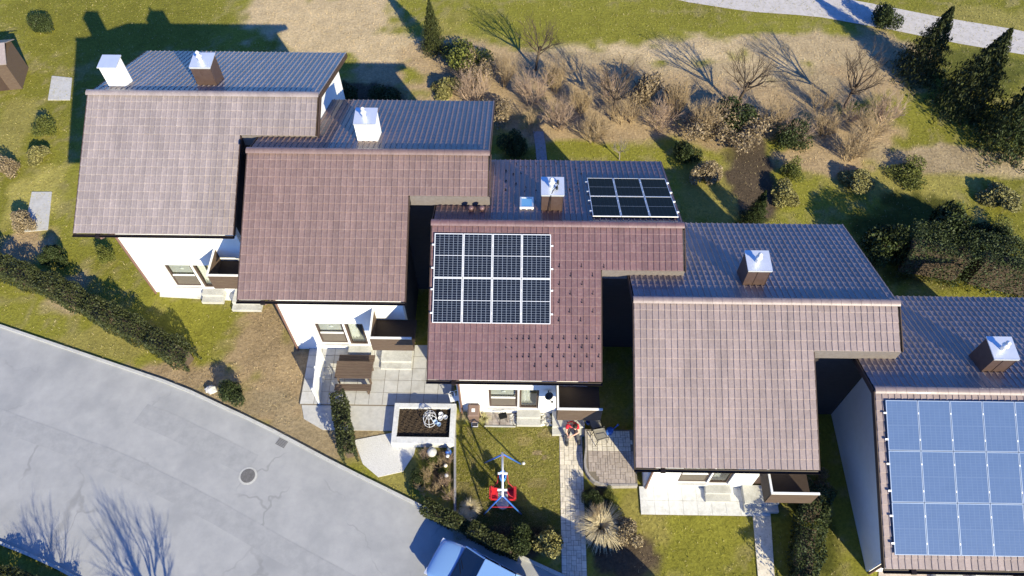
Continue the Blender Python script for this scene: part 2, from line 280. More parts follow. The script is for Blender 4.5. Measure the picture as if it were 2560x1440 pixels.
def build_ground():
    X0, X1, Y0, Y1, st = -40.0, 44.0, -26.0, 42.0, 0.2
    xs = np.arange(X0, X1+1e-6, st); ys = np.arange(Y0, Y1+1e-6, st); nx, ny = len(xs), len(ys)
    xx, yy = np.meshgrid(xs, ys); P = np.stack([xx.ravel(), yy.ravel()], 1)
    def vnoise(P, sc, seed):
        r = np.random.default_rng(seed).random((64, 64)); q = P*sc; i = np.floor(q).astype(int); f = q-i; f = f*f*(3-2*f)
        g = lambda a, b: r[(i[:, 0]+a) % 64, (i[:, 1]+b) % 64]
        return (g(0,0)*(1-f[:,0])+g(1,0)*f[:,0])*(1-f[:,1])+(g(0,1)*(1-f[:,0])+g(1,1)*f[:,0])*f[:,1]
    n1 = vnoise(P, 0.8, 1)*0.6+vnoise(P, 2.2, 2)*0.4; n2 = vnoise(P, 0.35, 3); n3 = vnoise(P, 1.7, 4)*0.5+vnoise(P, 4.1, 5)*0.5
    c = np.tile(GREENC, (len(P), 1)); c = c*(0.85+0.3*n2)[:, None]
    dry = np.clip((n3-0.52)*3.2, 0, 0.75)[:, None]; c = c*(1-dry)+np.array([0.25, 0.215, 0.085])*dry
    for u, v, ru, rv, colr in feat:
        a = G(u, v); bx = (G(u+ru, v)-a).length; by = (G(u, v+rv)-G(u, v-rv)).length/2
        d = np.sqrt(((P[:, 0]-a.x)/bx)**2+((P[:, 1]-a.y)/by)**2)+(n1-0.5)*0.9
        w = np.clip((1.05-d)/0.30, 0, 1)[:, None]; c = c*(1-w)+colr*(0.8+0.4*n3)[:, None]*w
    z = (n2-0.5)*0.03-0.015
    V = np.stack([P[:, 0], P[:, 1], z], 1)
    # hills of turf would hide the low kerbs: keep it level, and run the sheet out to the horizon with a coarse skirt
    idx = np.arange(nx*ny).reshape(ny, nx)
    F = np.stack([idx[:-1, :-1].ravel(), idx[:-1, 1:].ravel(), idx[1:, 1:].ravel(), idx[1:, :-1].ravel()], 1)
    B = 900.0; k = len(V)
    V[idx[0, :], 2] = V[idx[-1, :], 2] = V[idx[:, 0], 2] = V[idx[:, -1], 2] = -0.02
    ext = np.array([[-B, -B, -.02], [B, -B, -.02], [B, B, -.02], [-B, B, -.02], [X0, Y0, -.02], [xs[-1], Y0, -.02], [xs[-1], ys[-1], -.02], [X0, ys[-1], -.02]])
    V = np.concatenate([V, ext]); c = np.concatenate([c, np.tile(GREENC*0.9, (8, 1))])
    F = np.concatenate([F, np.array([[k, k+1, k+5, k+4], [k+1, k+2, k+6, k+5], [k+2, k+3, k+7, k+6], [k+3, k, k+4, k+7]])])
    m = bpy.data.materials.new('turf_ground'); m.use_nodes = True; n = m.node_tree; p = n.nodes['Principled BSDF']; p.inputs['Roughness'].default_value = 1; p.inputs['Specular IOR Level'].default_value = 0.1
    at = n.nodes.new('ShaderNodeAttribute'); at.attribute_name = 'cover'
    g = n.nodes.new('ShaderNodeNewGeometry'); t = n.nodes.new('ShaderNodeTexNoise'); t.inputs['Scale'].default_value = 7; t.inputs['Detail'].default_value = 8; t.inputs['Roughness'].default_value = 0.75; n.links.new(g.outputs['Position'], t.inputs['Vector'])
    mr = n.nodes.new('ShaderNodeMapRange'); mr.inputs[1].default_value = 0.3; mr.inputs[2].default_value = 0.7; mr.inputs[3].default_value = 0.62; mr.inputs[4].default_value = 1.35; n.links.new(t.outputs['Fac'], mr.inputs[0])
    vm = n.nodes.new('ShaderNodeVectorMath'); vm.operation = 'SCALE'; n.links.new(at.outputs['Color'], vm.inputs[0]); n.links.new(mr.outputs[0], vm.inputs['Scale']); n.links.new(vm.outputs[0], p.inputs['Base Color'])
    b = n.nodes.new('ShaderNodeBump'); b.inputs['Strength'].default_value = 0.8; b.inputs['Distance'].default_value = 0.06; n.links.new(t.outputs['Fac'], b.inputs['Height']); n.links.new(b.outputs[0], p.inputs['Normal'])
    global COVER; COVER = (c[:nx*ny].reshape(ny, nx, 3), X0, Y0, st)
    me = np_mesh('ground', V, F, m); a = me.attributes.new('cover', 'FLOAT_COLOR', 'POINT'); a.data.foreach_set('color', np.concatenate([c, np.ones((len(c), 1))], 1).astype(np.float32).ravel())
    tag(link('ground', me), kind='structure', label='green and straw coloured turf around the terraced houses', cat='ground')
build_ground()

def ribbon(name, m, left, right, z, label, cat):
    n = len(left); b = MB(); b.add([(*p, z) for p in left]+[(*p, z) for p in right], [(i, n+i, n+i+1, i+1) for i in range(n-1)])
    return tag(b.build(name, m), label, cat, kind='structure')
def resample(pts, n):
    pts = [Vector(p) for p in pts]; L = [0]
    for a, b in zip(pts, pts[1:]): L.append(L[-1]+(b-a).length)
    out = []
    for i in range(n):
        t = L[-1]*i/(n-1); k = max(j for j in range(len(L)) if L[j] <= t+1e-9); k = min(k, len(pts)-2)
        out.append(pts[k].lerp(pts[k+1], (t-L[k])/(L[k+1]-L[k]+1e-9)))
    return out
north = resample([(-60, 10.5), (-33, 2.9), (-21.2, -0.75), (-12, -3.75), (-7.8, -5.6), (-4.4, -7.3), (-1.05, -8.85), (2.9, -10.75), (7, -12.5), (12, -14.8), (24, -20), (60, -36)], 90)
south = [p+Vector((-3.3, -7.6)) for p in north]
ribbon('street', ROAD, [(p.x, p.y) for p in north], [(p.x, p.y) for p in south], 0.012, 'pale grey asphalt street running diagonally past the gardens', 'street')
tarm = mat('tar_patch', (0.275, 0.281, 0.283), (0.345, 0.347, 0.345), scale=2.2, rough=0.95, bump=.3, bscale=50)
ribbon('asphalt_patch', tarm, [(p.x-1.35, p.y-3.2) for p in north], [(p.x-1.7, p.y-4.0) for p in north], 0.017, 'long darker asphalt repair strip along the street', 'repair strip')
ribbon('asphalt_patch', tarm, [(p.x-.4, p.y-1.1) for p in north[34:39]], [(p.x-.8, p.y-2.0) for p in north[34:39]], 0.017, 'short darker asphalt repair patch near the garden side of the street', 'repair patch')
def kerb(line, name, label):
    o = link(name, None); tag(o, label, 'kerb', kind='structure')
    b = MB(); 
    for i in range(len(line)-1):
        a, c = line[i], line[i+1]
        if a.x > 30 or a.x < -40: continue
        d = (c-a); L = d.length; k = max(1, round(L/1.0)); ang = math.atan2(d.y, d.x)
        for j in range(k):
            p = a+d*((j+0.5)/k); M = Matrix.Translation((p.x, p.y, 0)) @ Matrix.Rotation(ang, 4, 'Z')
            b.box(-L/k/2+0.006, L/k/2-0.006, -0.06, 0.06, -0.03, 0.11, M=M)
    q = b.build('kerb_stones', CONC, o); q['kind'] = 'stuff'
kerb(north, 'kerb', 'row of grey kerb stones along the near garden edge of the street')
kerb(south, 'kerb', 'row of grey kerb stones on the far lower side of the street')
far = resample([tuple(G(u, v).xy) for u, v in ((1500, -70), (1700, -25), (1850, -2), (2020, 10), (2200, 42), (2380, 78), (2560, 108), (2800, 160))], 24)
ribbon('country_lane', mat('lane_gravel', (0.42, 0.395, 0.37), (0.52, 0.49, 0.46), scale=3, rough=1), [(p.x-.3, p.y+1.3) for p in far], [(p.x+.3, p.y-1.2) for p in far], 0.012, 'pale gravel lane crossing the fields at the upper right', 'lane')
pth = resample([(4.1, 4.7), (4.15, 8.5), (4.2, 10.3), (4.0, 12.0)], 8)
ribbon('rear_path', mat('slate_path', (0.24, 0.24, 0.25), (0.32, 0.32, 0.33), scale=5, rough=0.9), [(p.x-.28, p.y) for p in pth], [(p.x+.28, p.y) for p in pth], 0.014, 'narrow grey path leading from the back of the middle house', 'path')

# ------------------------------------------------------------------ houses
S = math.radians(23.94); CS, SN = math.cos(S), math.sin(S)
W, WM, DF, DS, DR = 9.814, 6.587, 6.08, 1.79, 6.08
ROWS = 17; RL = DF/ROWS; NC = 29; CW = WM/NC
def fpt(x, d, h): return (x, -d*CS-h*SN, -d*SN+h*CS)
def rpt(x, d, h): return (W-x, d*CS+h*SN, -d*SN+h*CS)
PROF_F = [(0.0, 0.0), (0.009, 0.027), (0.044, 0.029), (0.066, 0.006), (CW+0.004, 0.004)]
PROF_R = [(0.0, 0.0), (0.008, 0.036), (0.046, 0.038), (0.066, 0.006), (CW+0.004, 0.004)]
def tile_vf(x, d, fn, jit=0.0):
    PROF = PROF_R if fn is rpt else PROF_F
    rows = [[fn(x+a, d-0.02, h) for a, h in PROF], [fn(x+a, d+RL-0.016, h+0.026+jit) for a, h in PROF], [fn(x+a, d+RL, h+0.014+jit) for a, h in PROF], [fn(x+a, d+RL, h-0.012) for a, h in PROF]]
    n = len(PROF); fs = [(k*n+i, k*n+i+1, (k+1)*n+i+1, (k+1)*n+i)[::-1] for k in range(3) for i in range(n-1)]
    return sum(rows, []), fs
def tiles_mesh(name, cells, m):
    b = MB(); t = []
    for fn, x, d in cells:
        vs, fs = tile_vf(x, d, fn, rnd.uniform(0, 0.006)); b.add(vs, fs); t += [rnd.random()]*len(fs)
    me = b.mesh(name, m); a = me.attributes.new('tint', 'FLOAT', 'FACE'); a.data.foreach_set('value', t); return me
front_cells = [(fpt, c*CW, r*RL, r, c) for r in range(ROWS) for c in range(NC)]+[(fpt, c*CW, r*RL, r, c) for r in range(5) for c in range(NC, 43)]
rear_cells = [(rpt, c*CW, r*RL, r, c) for r in range(ROWS) for c in range(43)]
single = [q for q in front_cells if (q[3] >= 10 and q[4] < NC) or (q[3] < 10 and 20 <= q[4] < NC)]
single_set = {(q[3], q[4]) for q in single}
rest = [(a, x, d) for a, x, d, r, c in front_cells if (r, c) not in single_set]+[q[:3] for q in rear_cells]
allc = [q[:3] for q in front_cells]+[q[:3] for q in rear_cells]
def ridge_piece(b, x0, x1, m=0, o=0.0):
    n = 7; pr = []
    for j in range(n):
        q = PI*(0.06+0.88*j/(n-1)); pr.append((math.cos(q)*0.165, math.sin(q)*0.115-0.005+o))
    vs = [(x0, -a, z+0.004) for a, z in pr]+[(x1, -a*0.985, z-0.002) for a, z in pr]
    b.add(vs, [(i, i+1, n+i+1, n+i) for i in range(n-1)], m)
def slab(b, fn, x0, x1, d0, d1, h0, h1, m=0):
    vs = [fn(x, d, h) for h in (h0, h1) for d in (d0, d1) for x in (x0, x1)]
    b.add(vs, [(0,2,3,1),(4,5,7,6),(0,1,5,4),(2,6,7,3),(0,4,6,2),(1,3,7,5)], m)
def window_part(root, x0, x1, z0, z1, y, sill=True):
    f = MB(); w = 0.09
    f.box(x0, x0+w, y-0.05, y+0.06, z0, z1); f.box(x1-w, x1, y-0.05, y+0.06, z0, z1); f.box(x0+w, x1-w, y-0.05, y+0.06, z1-w, z1); f.box(x0+w, x1-w, y-0.05, y+0.06, z0, z0+w*0.8)
    o = f.build('window', BROWN, root)
    MB().box(x0+w, x1-w, y-0.012, y+0.0, z0+w*0.8, z1-w).build('pane', GLASS, o)
    return o
def make_house(key, label, tm, detail=False, chim=None):
    ox, oy, H = HOUSES[key]
    root = thing('terraced_house', label, 'house', (ox, oy, 0))
    yf, yr, xl, xr = -4.78, 4.95, 0.93, 6.25
    gx = lambda y: H-abs(y)*math.tan(S)-0.16          # underside of the roof at depth y
    # walls: pieces round the openings of the garden front
    w = MB()
    def wallprism(x0, x1, y0, y1):                      # a wall running in y with a sloped top
        ys = [y0]+([0.0] if y0 < 0 < y1 else [])+[y1]
        poly = [(y0, -0.05)]+[(y1, -0.05)]+[(y, gx(y)) for y in reversed(ys)]
        n = len(poly); vs = [(x0, a, z) for a, z in poly]+[(x1, a, z) for a, z in poly]
        w.add(vs, [tuple(range(n))[::-1], tuple(range(n, 2*n))]+[(i, (i+1) % n, n+(i+1) % n, n+i) for i in range(n)])
    wallprism(xl, xl+0.3, yf+0.3, yr); wallprism(9.2, 9.5, -1.15, yr-0.3)
    T = gx(yf+0.3)
    w.box(xl, 2.22, yf, yf+0.3, -0.05, T); w.box(2.22, 3.43, yf, yf+0.3, -0.05, 0.52); w.box(2.22, 4.32, yf, yf+0.3, 2.30, T); w.box(3.43, 3.50, yf, yf+0.3, -0.05, 2.30); w.box(3.50, 4.32, yf, yf+0.3, -0.05, 0.40)
    w.box(4.32, 5.32, yf, yf+0.3, -0.05, T); w.box(5.32, 6.10, yf, yf+0.3, 2.42, T); w.box(6.10, xr, yf, yf+0.3, -0.05, T)
    w.box(xl+0.3, 9.2, yr-0.3, yr, -0.05, gx(yr))
    w.build('wall', WHITE, root)
    w = MB(); wallprism(xr-0.3, xr, yf+0.3, yr-0.3); w.box(xr, 9.5, -1.45, -1.15, -0.05, gx(-1.45)-0.02); w.build('side_wall', SIDE, root)
    rm = MB(); rm.box(2.1, 4.4, yf+1.3, yf+1.35, 0.3, 2.4); rm.box(2.1, 4.4, yf+0.31, yf+1.3, 0.36, 0.40); rm.box(5.3, 6.1, yf+0.25, yf+0.3, 0.3, 2.4); rm.build('room', ROOM, root)
    # windows of the garden front
    wl = window_part(root, 2.22, 3.43, 0.52, 2.30, yf+0.12)
    MB().box(2.31, 3.34, yf+0.085, yf+0.107, 0.60, 1.33).build('panel', PANEL, wl)
    MB().box(2.31, 3.34, yf+0.06, yf+0.108, 1.33, 1.40).build('rail', WPAINT, wl)
    MB().box(2.30, 3.35, yf+0.20, yf+0.22, 1.42, 2.22).build('pane_brightener', ROOM, wl); MB().lathe([(0.02, 0), (0.09, 0.02), (0.10, 0.08), (0.03, 0.14)], (2.85, yf+0.165, 1.72), 12, sy=.3).build('lamp', WPAINT, wl)  # pale backing added behind the upper glass to brighten the pane
    wd = window_part(root, 3.50, 4.32, 0.40, 2.30, yf+0.12)
    c = MB(); n = 26; vs = []
    for i in range(n+1):
        x = 3.60+0.36*i/n; y = yf+0.22+0.025*math.sin(i*1.5)
        zb = 0.62+0.22*abs(math.sin(i*0.33))
        vs += [(x, y, zb), (x, y, 2.2)]
    c.add(vs, [(2*i, 2*i+2, 2*i+3, 2*i+1) for i in range(n)]); c.build('curtain', CURT, wd)
    MB().box(2.18, 3.47, yf-0.10, yf-0.002, 0.46, 0.515).build('sill', CONCW, root)
    d = MB().box(5.33, 6.09, yf+0.06, yf+0.12, 0.36, 2.41).build('door', BROWN, root); MB().box(5.40, 5.44, yf+0.02, yf+0.058, 1.25, 1.40).build('handle', ALU, d)
    # roof
    r = MB()
    slab(r, fpt, 0, WM, 0.0, DF-0.03, -0.16, -0.04); slab(r, fpt, WM, W, 0.0, DS-0.03, -0.16, -0.04); slab(r, rpt, 0, W, 0.0, DR-0.03, -0.162, -0.042)
    roof = r.build('roof', DARKW, root, (0, 0, H))
    for fn, x0, x1, d0, d1, ht in ((fpt, -0.035, -0.004, 0.03, DF+0.01, 0.02), (fpt, WM+0.012, WM+0.045, DS+0.05, DF+0.01, 0.02), (rpt, -0.04, -0.006, 0.03, DR+0.01, 0.02), (rpt, W+0.006, W+0.04, 0.03, DR+0.01, 0.018), (fpt, W+0.045, W+0.085, 0.03, DS+0.01, 0.018)):
        v = MB(); slab(v, fn, x0, x1, d0, d1, -0.20, ht); v.build('verge_board', BROWN, roof)
    fy = -DS*CS+0.06
    MB().box(WM+0.05, W+0.04, fy-0.03, fy+0.0, -DS*SN-0.62, -DS*SN-0.05).build('fascia', mat('grey_cladding', (0.15, 0.13, 0.125), (0.19, 0.17, 0.16), scale=7, rough=0.8), roof)
    g = MB()
    for x0, x1, dd in ((-0.05, WM+0.05, DF),):
        y, z = -dd*CS, -dd*SN; n = 7; pr = [(math.cos(PI+PI*j/(n-1))*0.075, math.sin(PI+PI*j/(n-1))*0.075) for j in range(n)]
        vs = [(x, y-0.07+a, z-0.05+b) for x in (x0, x1) for a, b in pr]; g.add(vs, [(i, i+1, n+i+1, n+i) for i in range(n-1)]+[tuple(range(n)), tuple(range(n, 2*n))[::-1]])
        vs = [(x, y-0.07+a*0.93, z-0.047+b*0.93) for x in (x0, x1) for a, b in pr]; g.add(vs, [(i, n+i, n+i+1, i+1) for i in range(n-1)])
        g.box(x0, x1, y-0.152, y-0.143, z-0.056, z-0.040); g.box(x0+0.96, x0+1.13, y-0.155, y+0.01, z-0.14, z-0.035)
    g.build('gutter', GUT, roof)
    dp = MB(); yy = -DF*CS-0.06; zz = H-DF*SN-0.12
    dp.tube([(xl+0.12, yy, zz), (xl+0.12, yy, zz-0.12), (xl+0.10, yf-0.10, zz-0.75), (xl+0.10, yf-0.08, zz-0.95), (xl+0.10, yf-0.08, 0.0)], 0.05, 8); dp.build('downpipe', mat('rust_brown_pipe', (0.15, 0.085, 0.07), (0.19, 0.11, 0.09), scale=5, rough=0.5), root)
    if detail:
        me0 = tiles_mesh('tiles_far', rest, tm); o = link('roof_tiles', me0, roof); o['kind'] = 'stuff'
        one = tiles_mesh('roof_tile', [(fpt, 0, 0)], tm)
        for fn, x, dd, rr, cc in single:
            t = link('roof_tile', one, roof, fpt(x, dd, rnd.uniform(-0.002, 0.004)))
        n = 27; L = (W+0.06)/n
        rb = MB(); ridge_piece(rb, 0, L-0.006); rme = rb.mesh('ridge_tile', tm, True)
        for k in range(n): link('ridge_tile', rme, roof, (-0.03+k*L, 0, 0.05+rnd.uniform(-.004, .004)))
    else:
        if 'shared' not in tile_cache: tile_cache['shared'] = tiles_mesh('tiles_all', allc, None)
        o = link('roof_tiles', tile_cache['shared'], roof); o.material_slots[0].link = 'OBJECT'; o.material_slots[0].material = tm; o['kind'] = 'stuff'
        if 'ridge' not in tile_cache:
            rb = MB(); n = 27; L = (W+0.06)/n
            for k in range(n): ridge_piece(rb, -0.03+k*L, -0.03+(k+1)*L-0.006, 0, 0.05)
            tile_cache['ridge'] = rb.mesh('ridge_tiles', None, True)
        o = link('ridge_tiles', tile_cache['ridge'], roof); o.material_slots[0].link = 'OBJECT'; o.material_slots[0].material = tm; o['kind'] = 'stuff'
    # chimney on the rear slope
    ch = MB(); ch.box(4.29, 5.13, 1.03, 1.90, H-1.3, H+0.56); cho = ch.build('chimney', chim or BRSHEET, root)
    sm = MB(); sm.box(4.66, 4.69, 1.012, 1.028, H-0.42, H+0.56); sm.box(4.285, 4.30, 1.015, 1.028, H-0.42, H+0.56); sm.box(5.12, 5.135, 1.015, 1.028, H-0.42, H+0.56); sm.build('seam', chim or BRSHEET, cho)
    cp = MB(); cp.box(4.255, 5.17, 1.0, 1.93, H+0.56, H+0.60); cp.box(4.27, 5.155, 0.99, 1.0, H+0.52, H+0.61); cp.build('cap', GALV, cho)
    fl = MB(); fl.lathe([(0.09, 0), (0.09, 0.22), (0.13, 0.24), (0.13, 0.27), (0.06, 0.32), (0.06, 0.42), (0.10, 0.44), (0.02, 0.52)], (4.66, 1.42, H+0.60), 12); fl.build('flue', ALU, cho, smooth=True)
    # balcony over the entrance
    bx0, bx1, by0 = 4.995, 6.72, -6.2
    bf = MB().box(bx0+0.03, bx1, by0+0.06, yf-0.002, 2.60, 2.72).build('balcony', DARKW, root)
    nb = 8; hh = 1.0/nb
    fr = MB(); sd_ = MB()
    fb = MB().box(bx0, bx1, -0.018, 0.018, 0.004, hh-0.012).mesh('board', CLAD); sb = MB().box(-0.018, 0.018, 0.02, -by0+yf-0.01, 0.004, hh-0.012).mesh('side_board', CLAD)
    for k in range(nb):
        link('board', fb, bf, (0, by0, 2.60+k*hh)); link('side_board', sb, bf, (bx0+0.0, by0, 2.60+k*hh))
    for x in (bx0+0.06, 5.6, 6.2): MB().box(x, x+0.05, by0+0.02, by0+0.07, 2.60, 3.62).build('post', DARKW, bf)
    MB().box(bx0-0.035, bx1, by0-0.04, by0+0.04, 3.62, 3.67).box(bx0-0.035, bx0+0.04, by0+0.04, yf-0.004, 3.62, 3.67).build('handrail', WPAINT, bf)
    # steps
    st = MB(); st.box(3.41, 4.43, -5.13, yf-0.003, 0, 0.36); st.box(3.405, 4.425, -5.42, -5.133, 0, 0.18); st.build('garden_steps', CONC, root)
    ld = MB(); ld.box(4.93, 6.30, -5.54, yf-0.003, 0, 0.36); ld.box(4.925, 6.295, -5.83, -5.543, 0, 0.18); ld.build('entrance_steps', CONC, root)
    return root, roof
tile_cache = {}
houseC, roofC = make_house('C', 'terraced house in the middle with two solar arrays and a brown tiled roof', TILE_C, True)
make_house('B', 'terraced house just left of the middle one, with a bare warm brown roof', TILE_B, chim=WHITE)
make_house('A', 'terraced house at the far left end with the palest pinkish roof', TILE_A)
make_house('D', 'terraced house just right of the middle one, with a pale brown roof without panels', TILE_D)
make_house('E', 'terraced house at the right edge, cut by the frame, with a bright blue solar array', TILE_D)

# small roof fittings of the middle house: snow hooks, skylight, vent pipes
def on_front(u, v, h=0.03):
    ox, oy, H = HOUSES['C']; n = Vector((0, -SN, CS)); o = Vector((ox, oy, H))+n*h
    d = CF + CR*((u-1280)/FPX) - CU*((v-720)/FPX); t = (o-CAM).dot(n)/d.dot(n); q = CAM+d*t-Vector((ox, oy, H)); return q
def on_rear(u, v, h=0.03):
    ox, oy, H = HOUSES['C']; n = Vector((0, SN, CS)); o = Vector((ox, oy, H))+n*h
    d = CF + CR*((u-1280)/FPX) - CU*((v-720)/FPX); t = (o-CAM).dot(n)/d.dot(n); q = CAM+d*t-Vector((ox, oy, H)); return q
hk = MB(); hk.box(-0.012, 0.012, -0.01, 0.15, 0.0, 0.008); hk.add([(-0.042, -0.01, 0.0), (0.042, -0.01, 0.0), (0, 0.005, 0.10), (-0.042, 0.0, 0.0), (0.042, 0.0, 0.0)], [(0, 1, 2), (4, 3, 2), (0, 2, 3), (1, 4, 2)])
hkm = hk.mesh('snow_hook', DKMET)
hooks = [(x, 848) for x in (1266, 1280, 1294, 1309, 1323, 1352, 1381, 1410, 1440, 1468, 1498)]+[(x, 870) for x in (1266, 1280, 1337, 1367, 1396, 1424, 1455, 1481)]+[(x, 893) for x in (1280, 1294, 1308, 1323, 1352, 1382, 1410, 1437, 1468, 1497)]+[(x, 917) for x in (1337, 1367, 1394, 1426, 1452, 1481)]
hooks += [(1398, 668), (1454, 668), (1510, 669), (1427, 691), (1482, 691), (1398, 712), (1455, 712), (1426, 736), (1482, 736), (1397, 757), (1455, 757), (1424, 781), (1482, 781), (1397, 803), (1452, 803)]
for u, v in hooks:
    q = on_front(u, v, 0.02); link('snow_hook', hkm, roofC, q, (S, 0, rnd.uniform(-.12, .12)))
for k, (u, v) in enumerate([(1290+i*25, 410+8*(i % 2)) for i in range(6)]+[(1302+i*25, 418) for i in range(5)]+[(1265, 453), (1290, 460), (1314, 470), (1264, 475), (1312, 480), (1340, 478), (1283, 436), (1302, 435), (1265, 428), (1418, 453), (1444, 460), (1447, 479), (1453, 435), (1424, 474), (1440, 425), (1452, 410)]):
    q = on_rear(u, v, 0.02); link('snow_hook', hkm, roofC, q, (S, 0, PI+rnd.uniform(-.12, .12)))
a = on_rear(1300, 519, 0.1); b_ = on_rear(1333, 494, 0.1)
Mk = Matrix.Translation(((a.x+b_.x)/2, (a.y+b_.y)/2, (a.z+b_.z)/2)) @ Matrix.Rotation(-S, 4, 'X')
fk = MB(); fk.box(-.28, .28, -.46, -.38, -.1, .03, M=Mk); fk.box(-.28, .28, .38, .46, -.1, .03, M=Mk); fk.box(-.28, -.21, -.38, .38, -.1, .03, M=Mk); fk.box(.21, .28, -.38, .38, -.1, .03, M=Mk)
sk = fk.build('skylight', ALU, roofC); MB().box(-.21, .21, -.38, .38, -.05, .012, M=Mk).build('skylight_pane', mat('sky_glass', (0.30, 0.42, 0.52), rough=0.05, spec=0.9, metal=0.6), None).parent = roofC
for x in (1.09, 1.525):
    vp = MB(); vp.lathe([(0.085, -0.1), (0.085, 0.20), (0.11, 0.21), (0.11, 0.27), (0.06, 0.32)], (x+0.382, 0.97, -0.46), 12); vp.build('vent_pipe', TILE_C, roofC, smooth=True)
# cable down the chimney and antenna stub
cbl = MB(); cbl.tube([(4.75, 1.55, 7.85), (4.95, 1.45, 7.95), (4.72, 1.20, 7.82), (4.64, 0.975, 7.78), (4.61, 0.97, 7.3), (4.58, 0.965, 6.85)], 0.016, 5); cbl.build('cable', BLACK, houseC)
for ax, ay in ((4.92, 1.62), (4.88, 1.30)): MB().lathe([(0.045, 0), (0.045, 0.10), (0.03, 0.16)], (ax, ay, 7.80), 8).build('antenna_foot', DKMET, houseC)
# wall dish
dish = thing('satellite_dish', 'dark grey satellite dish on the white wall right of the garden door', 'satellite dish', (4.31, -4.785, 2.28))
dd = MB(); dd.lathe([(0.02, 0.0), (0.09, 0.015), (0.15, 0.045), (0.175, 0.07), (0.17, 0.075), (0.09, 0.03), (0.01, 0.015)], (0, 0, 0), 20); dm = dd.mesh('reflector', mat('dish_grey', (0.035, 0.037, 0.042), rough=0.5), True)
link('reflector', dm, dish, (0, -0.24, 0.06), (math.radians(52), 0, math.radians(18)))
MB().tube([(0.0, 0.0, 0.0), (0, -0.2, 0.0), (0, -0.25, 0.06)], 0.022, 6).tube([(0.02, -0.25, -0.12), (0.12, -0.50, -0.06), (0.14, -0.55, 0.06)], 0.012, 5).build('arm', DKMET, dish)
MB().lathe([(0.03, 0), (0.04, 0.02), (0.04, 0.09), (0.02, 0.11)], (0.14, -0.55, 0.05), 8).build('receiver', DKMET, dish)

# ------------------------------------------------------------------ solar arrays
PW, PL = 1.134, 1.757
def panel_meshes(tag_, cellm, sheetm, midm, ncol=6, nrow=18, gapc=0.016, gapr=0.010, framem=None):
    w, l = PW-0.020, PL-0.018; f = MB(); t = 0.024
    f.box(-w/2, w/2, -l/2, -l/2+t, 0, 0.038); f.box(-w/2, w/2, l/2-t, l/2, 0, 0.038); f.box(-w/2, -w/2+t, -l/2+t, l/2-t, 0, 0.038); f.box(w/2-t, w/2, -l/2+t, l/2-t, 0, 0.038)
    f.box(-w/2+t, w/2-t, -l/2+t, l/2-t, 0.022, 0.030, 1)
    f.box(-w/2+t, w/2-t, -.007, .007, .030, .0335, 2)
    fm = f.mesh('solar_panel_'+tag_, [framem or ALU, sheetm, midm])
    c = MB(); mid = 0.022; W2 = w-2*t-0.012; H2 = (l-2*t-0.012-mid)/2
    for hlf in (-1, 1):
        y0 = -l/2+t+0.006 if hlf < 0 else mid/2
        for i in range(ncol):
            for j in range(nrow//2):
                cw, chh = W2/ncol, H2/(nrow//2); x = -W2/2+i*cw; y = y0+j*chh
                c.add([(x+gapc/2, y+gapr/2, .032), (x+cw-gapc/2, y+gapr/2, .032), (x+cw-gapc/2, y+chh-gapr/2, .032), (x+gapc/2, y+chh-gapr/2, .032)], [(0, 1, 2, 3)])
    return fm, c.mesh('solar_cells_'+tag_, cellm)
def solar_array(label, key, rear, x0, d0, nc, nr, meshes, clamp_ends=True):
    ox, oy, H = HOUSES[key]
    sg = -1 if not rear else 1
    root = thing('solar_array', label, 'solar array', (ox+x0, oy+sg*(d0*CS), H-d0*SN-0.1), 0)
    def P(x, d, h): # local to root
        q = Vector((x, sg*(d*CS)+sg*h*SN, -d*SN+h*CS)); return q+Vector((0, 0, 0.1))
    rot = (S if not rear else -S, 0, 0)
    for c in range(nc):
        for r in range(nr):
            o = link('solar_panel', meshes[0], root, P((c+.5)*PW, (r+.5)*PL, 0.095+rnd.uniform(0, .003)), rot)
            cc = link('solar_cells', meshes[1], o); cc['kind'] = 'stuff'
    rl = MB().box(-0.05, nc*PW+0.05, -0.02, 0.02, -0.04, 0.0).mesh('mounting_rail', ALU)
    cl = MB().box(-0.055, 0.055, -0.03, 0.03, 0.0, 0.046).mesh('clamp', ALU); cm = MB().box(-0.014, 0.014, -0.03, 0.03, 0.0, 0.046).mesh('mid_clamp', ALU)
    for r in range(nr):
        for k in (0.26, 0.78):
            d = (r+k)*PL; link('mounting_rail', rl, root, P(0, d, 0.09), rot)
            for x in (-0.03, nc*PW+0.03): link('clamp', cl, root, P(x, d, 0.09), rot)
            for c in range(1, nc): link('clamp', cm, root, P(c*PW, d, 0.095), rot)
    return root
pm1 = panel_meshes('front', CELL, SHEET, ALU); pm2 = panel_meshes('rear', mat('solar_cell_black', (0.004, 0.005, 0.009), rough=0.25, spec=0.06), SHEETD, SHEET, 6, 20, 0.012, 0.004); pm3 = panel_meshes('blue', CELLB, SHEETB, SHEETB, framem=mat('blue_grey_frame', (0.27, 0.34, 0.47), rough=.4, metal=.2))
solar_array('array of eight dark blue solar panels on the sunny front slope of the middle house', 'C', False, 0.123, 0.42, 4, 2, pm1)
solar_array('array of six black solar panels on the shaded rear slope of the middle house', 'C', True, 6.308, 0.5185, 3, 2, pm2)
solar_array('bright blue solar array of three rows on the house at the right edge', 'E', False, 0.30, 0.33, 6, 3, pm3)

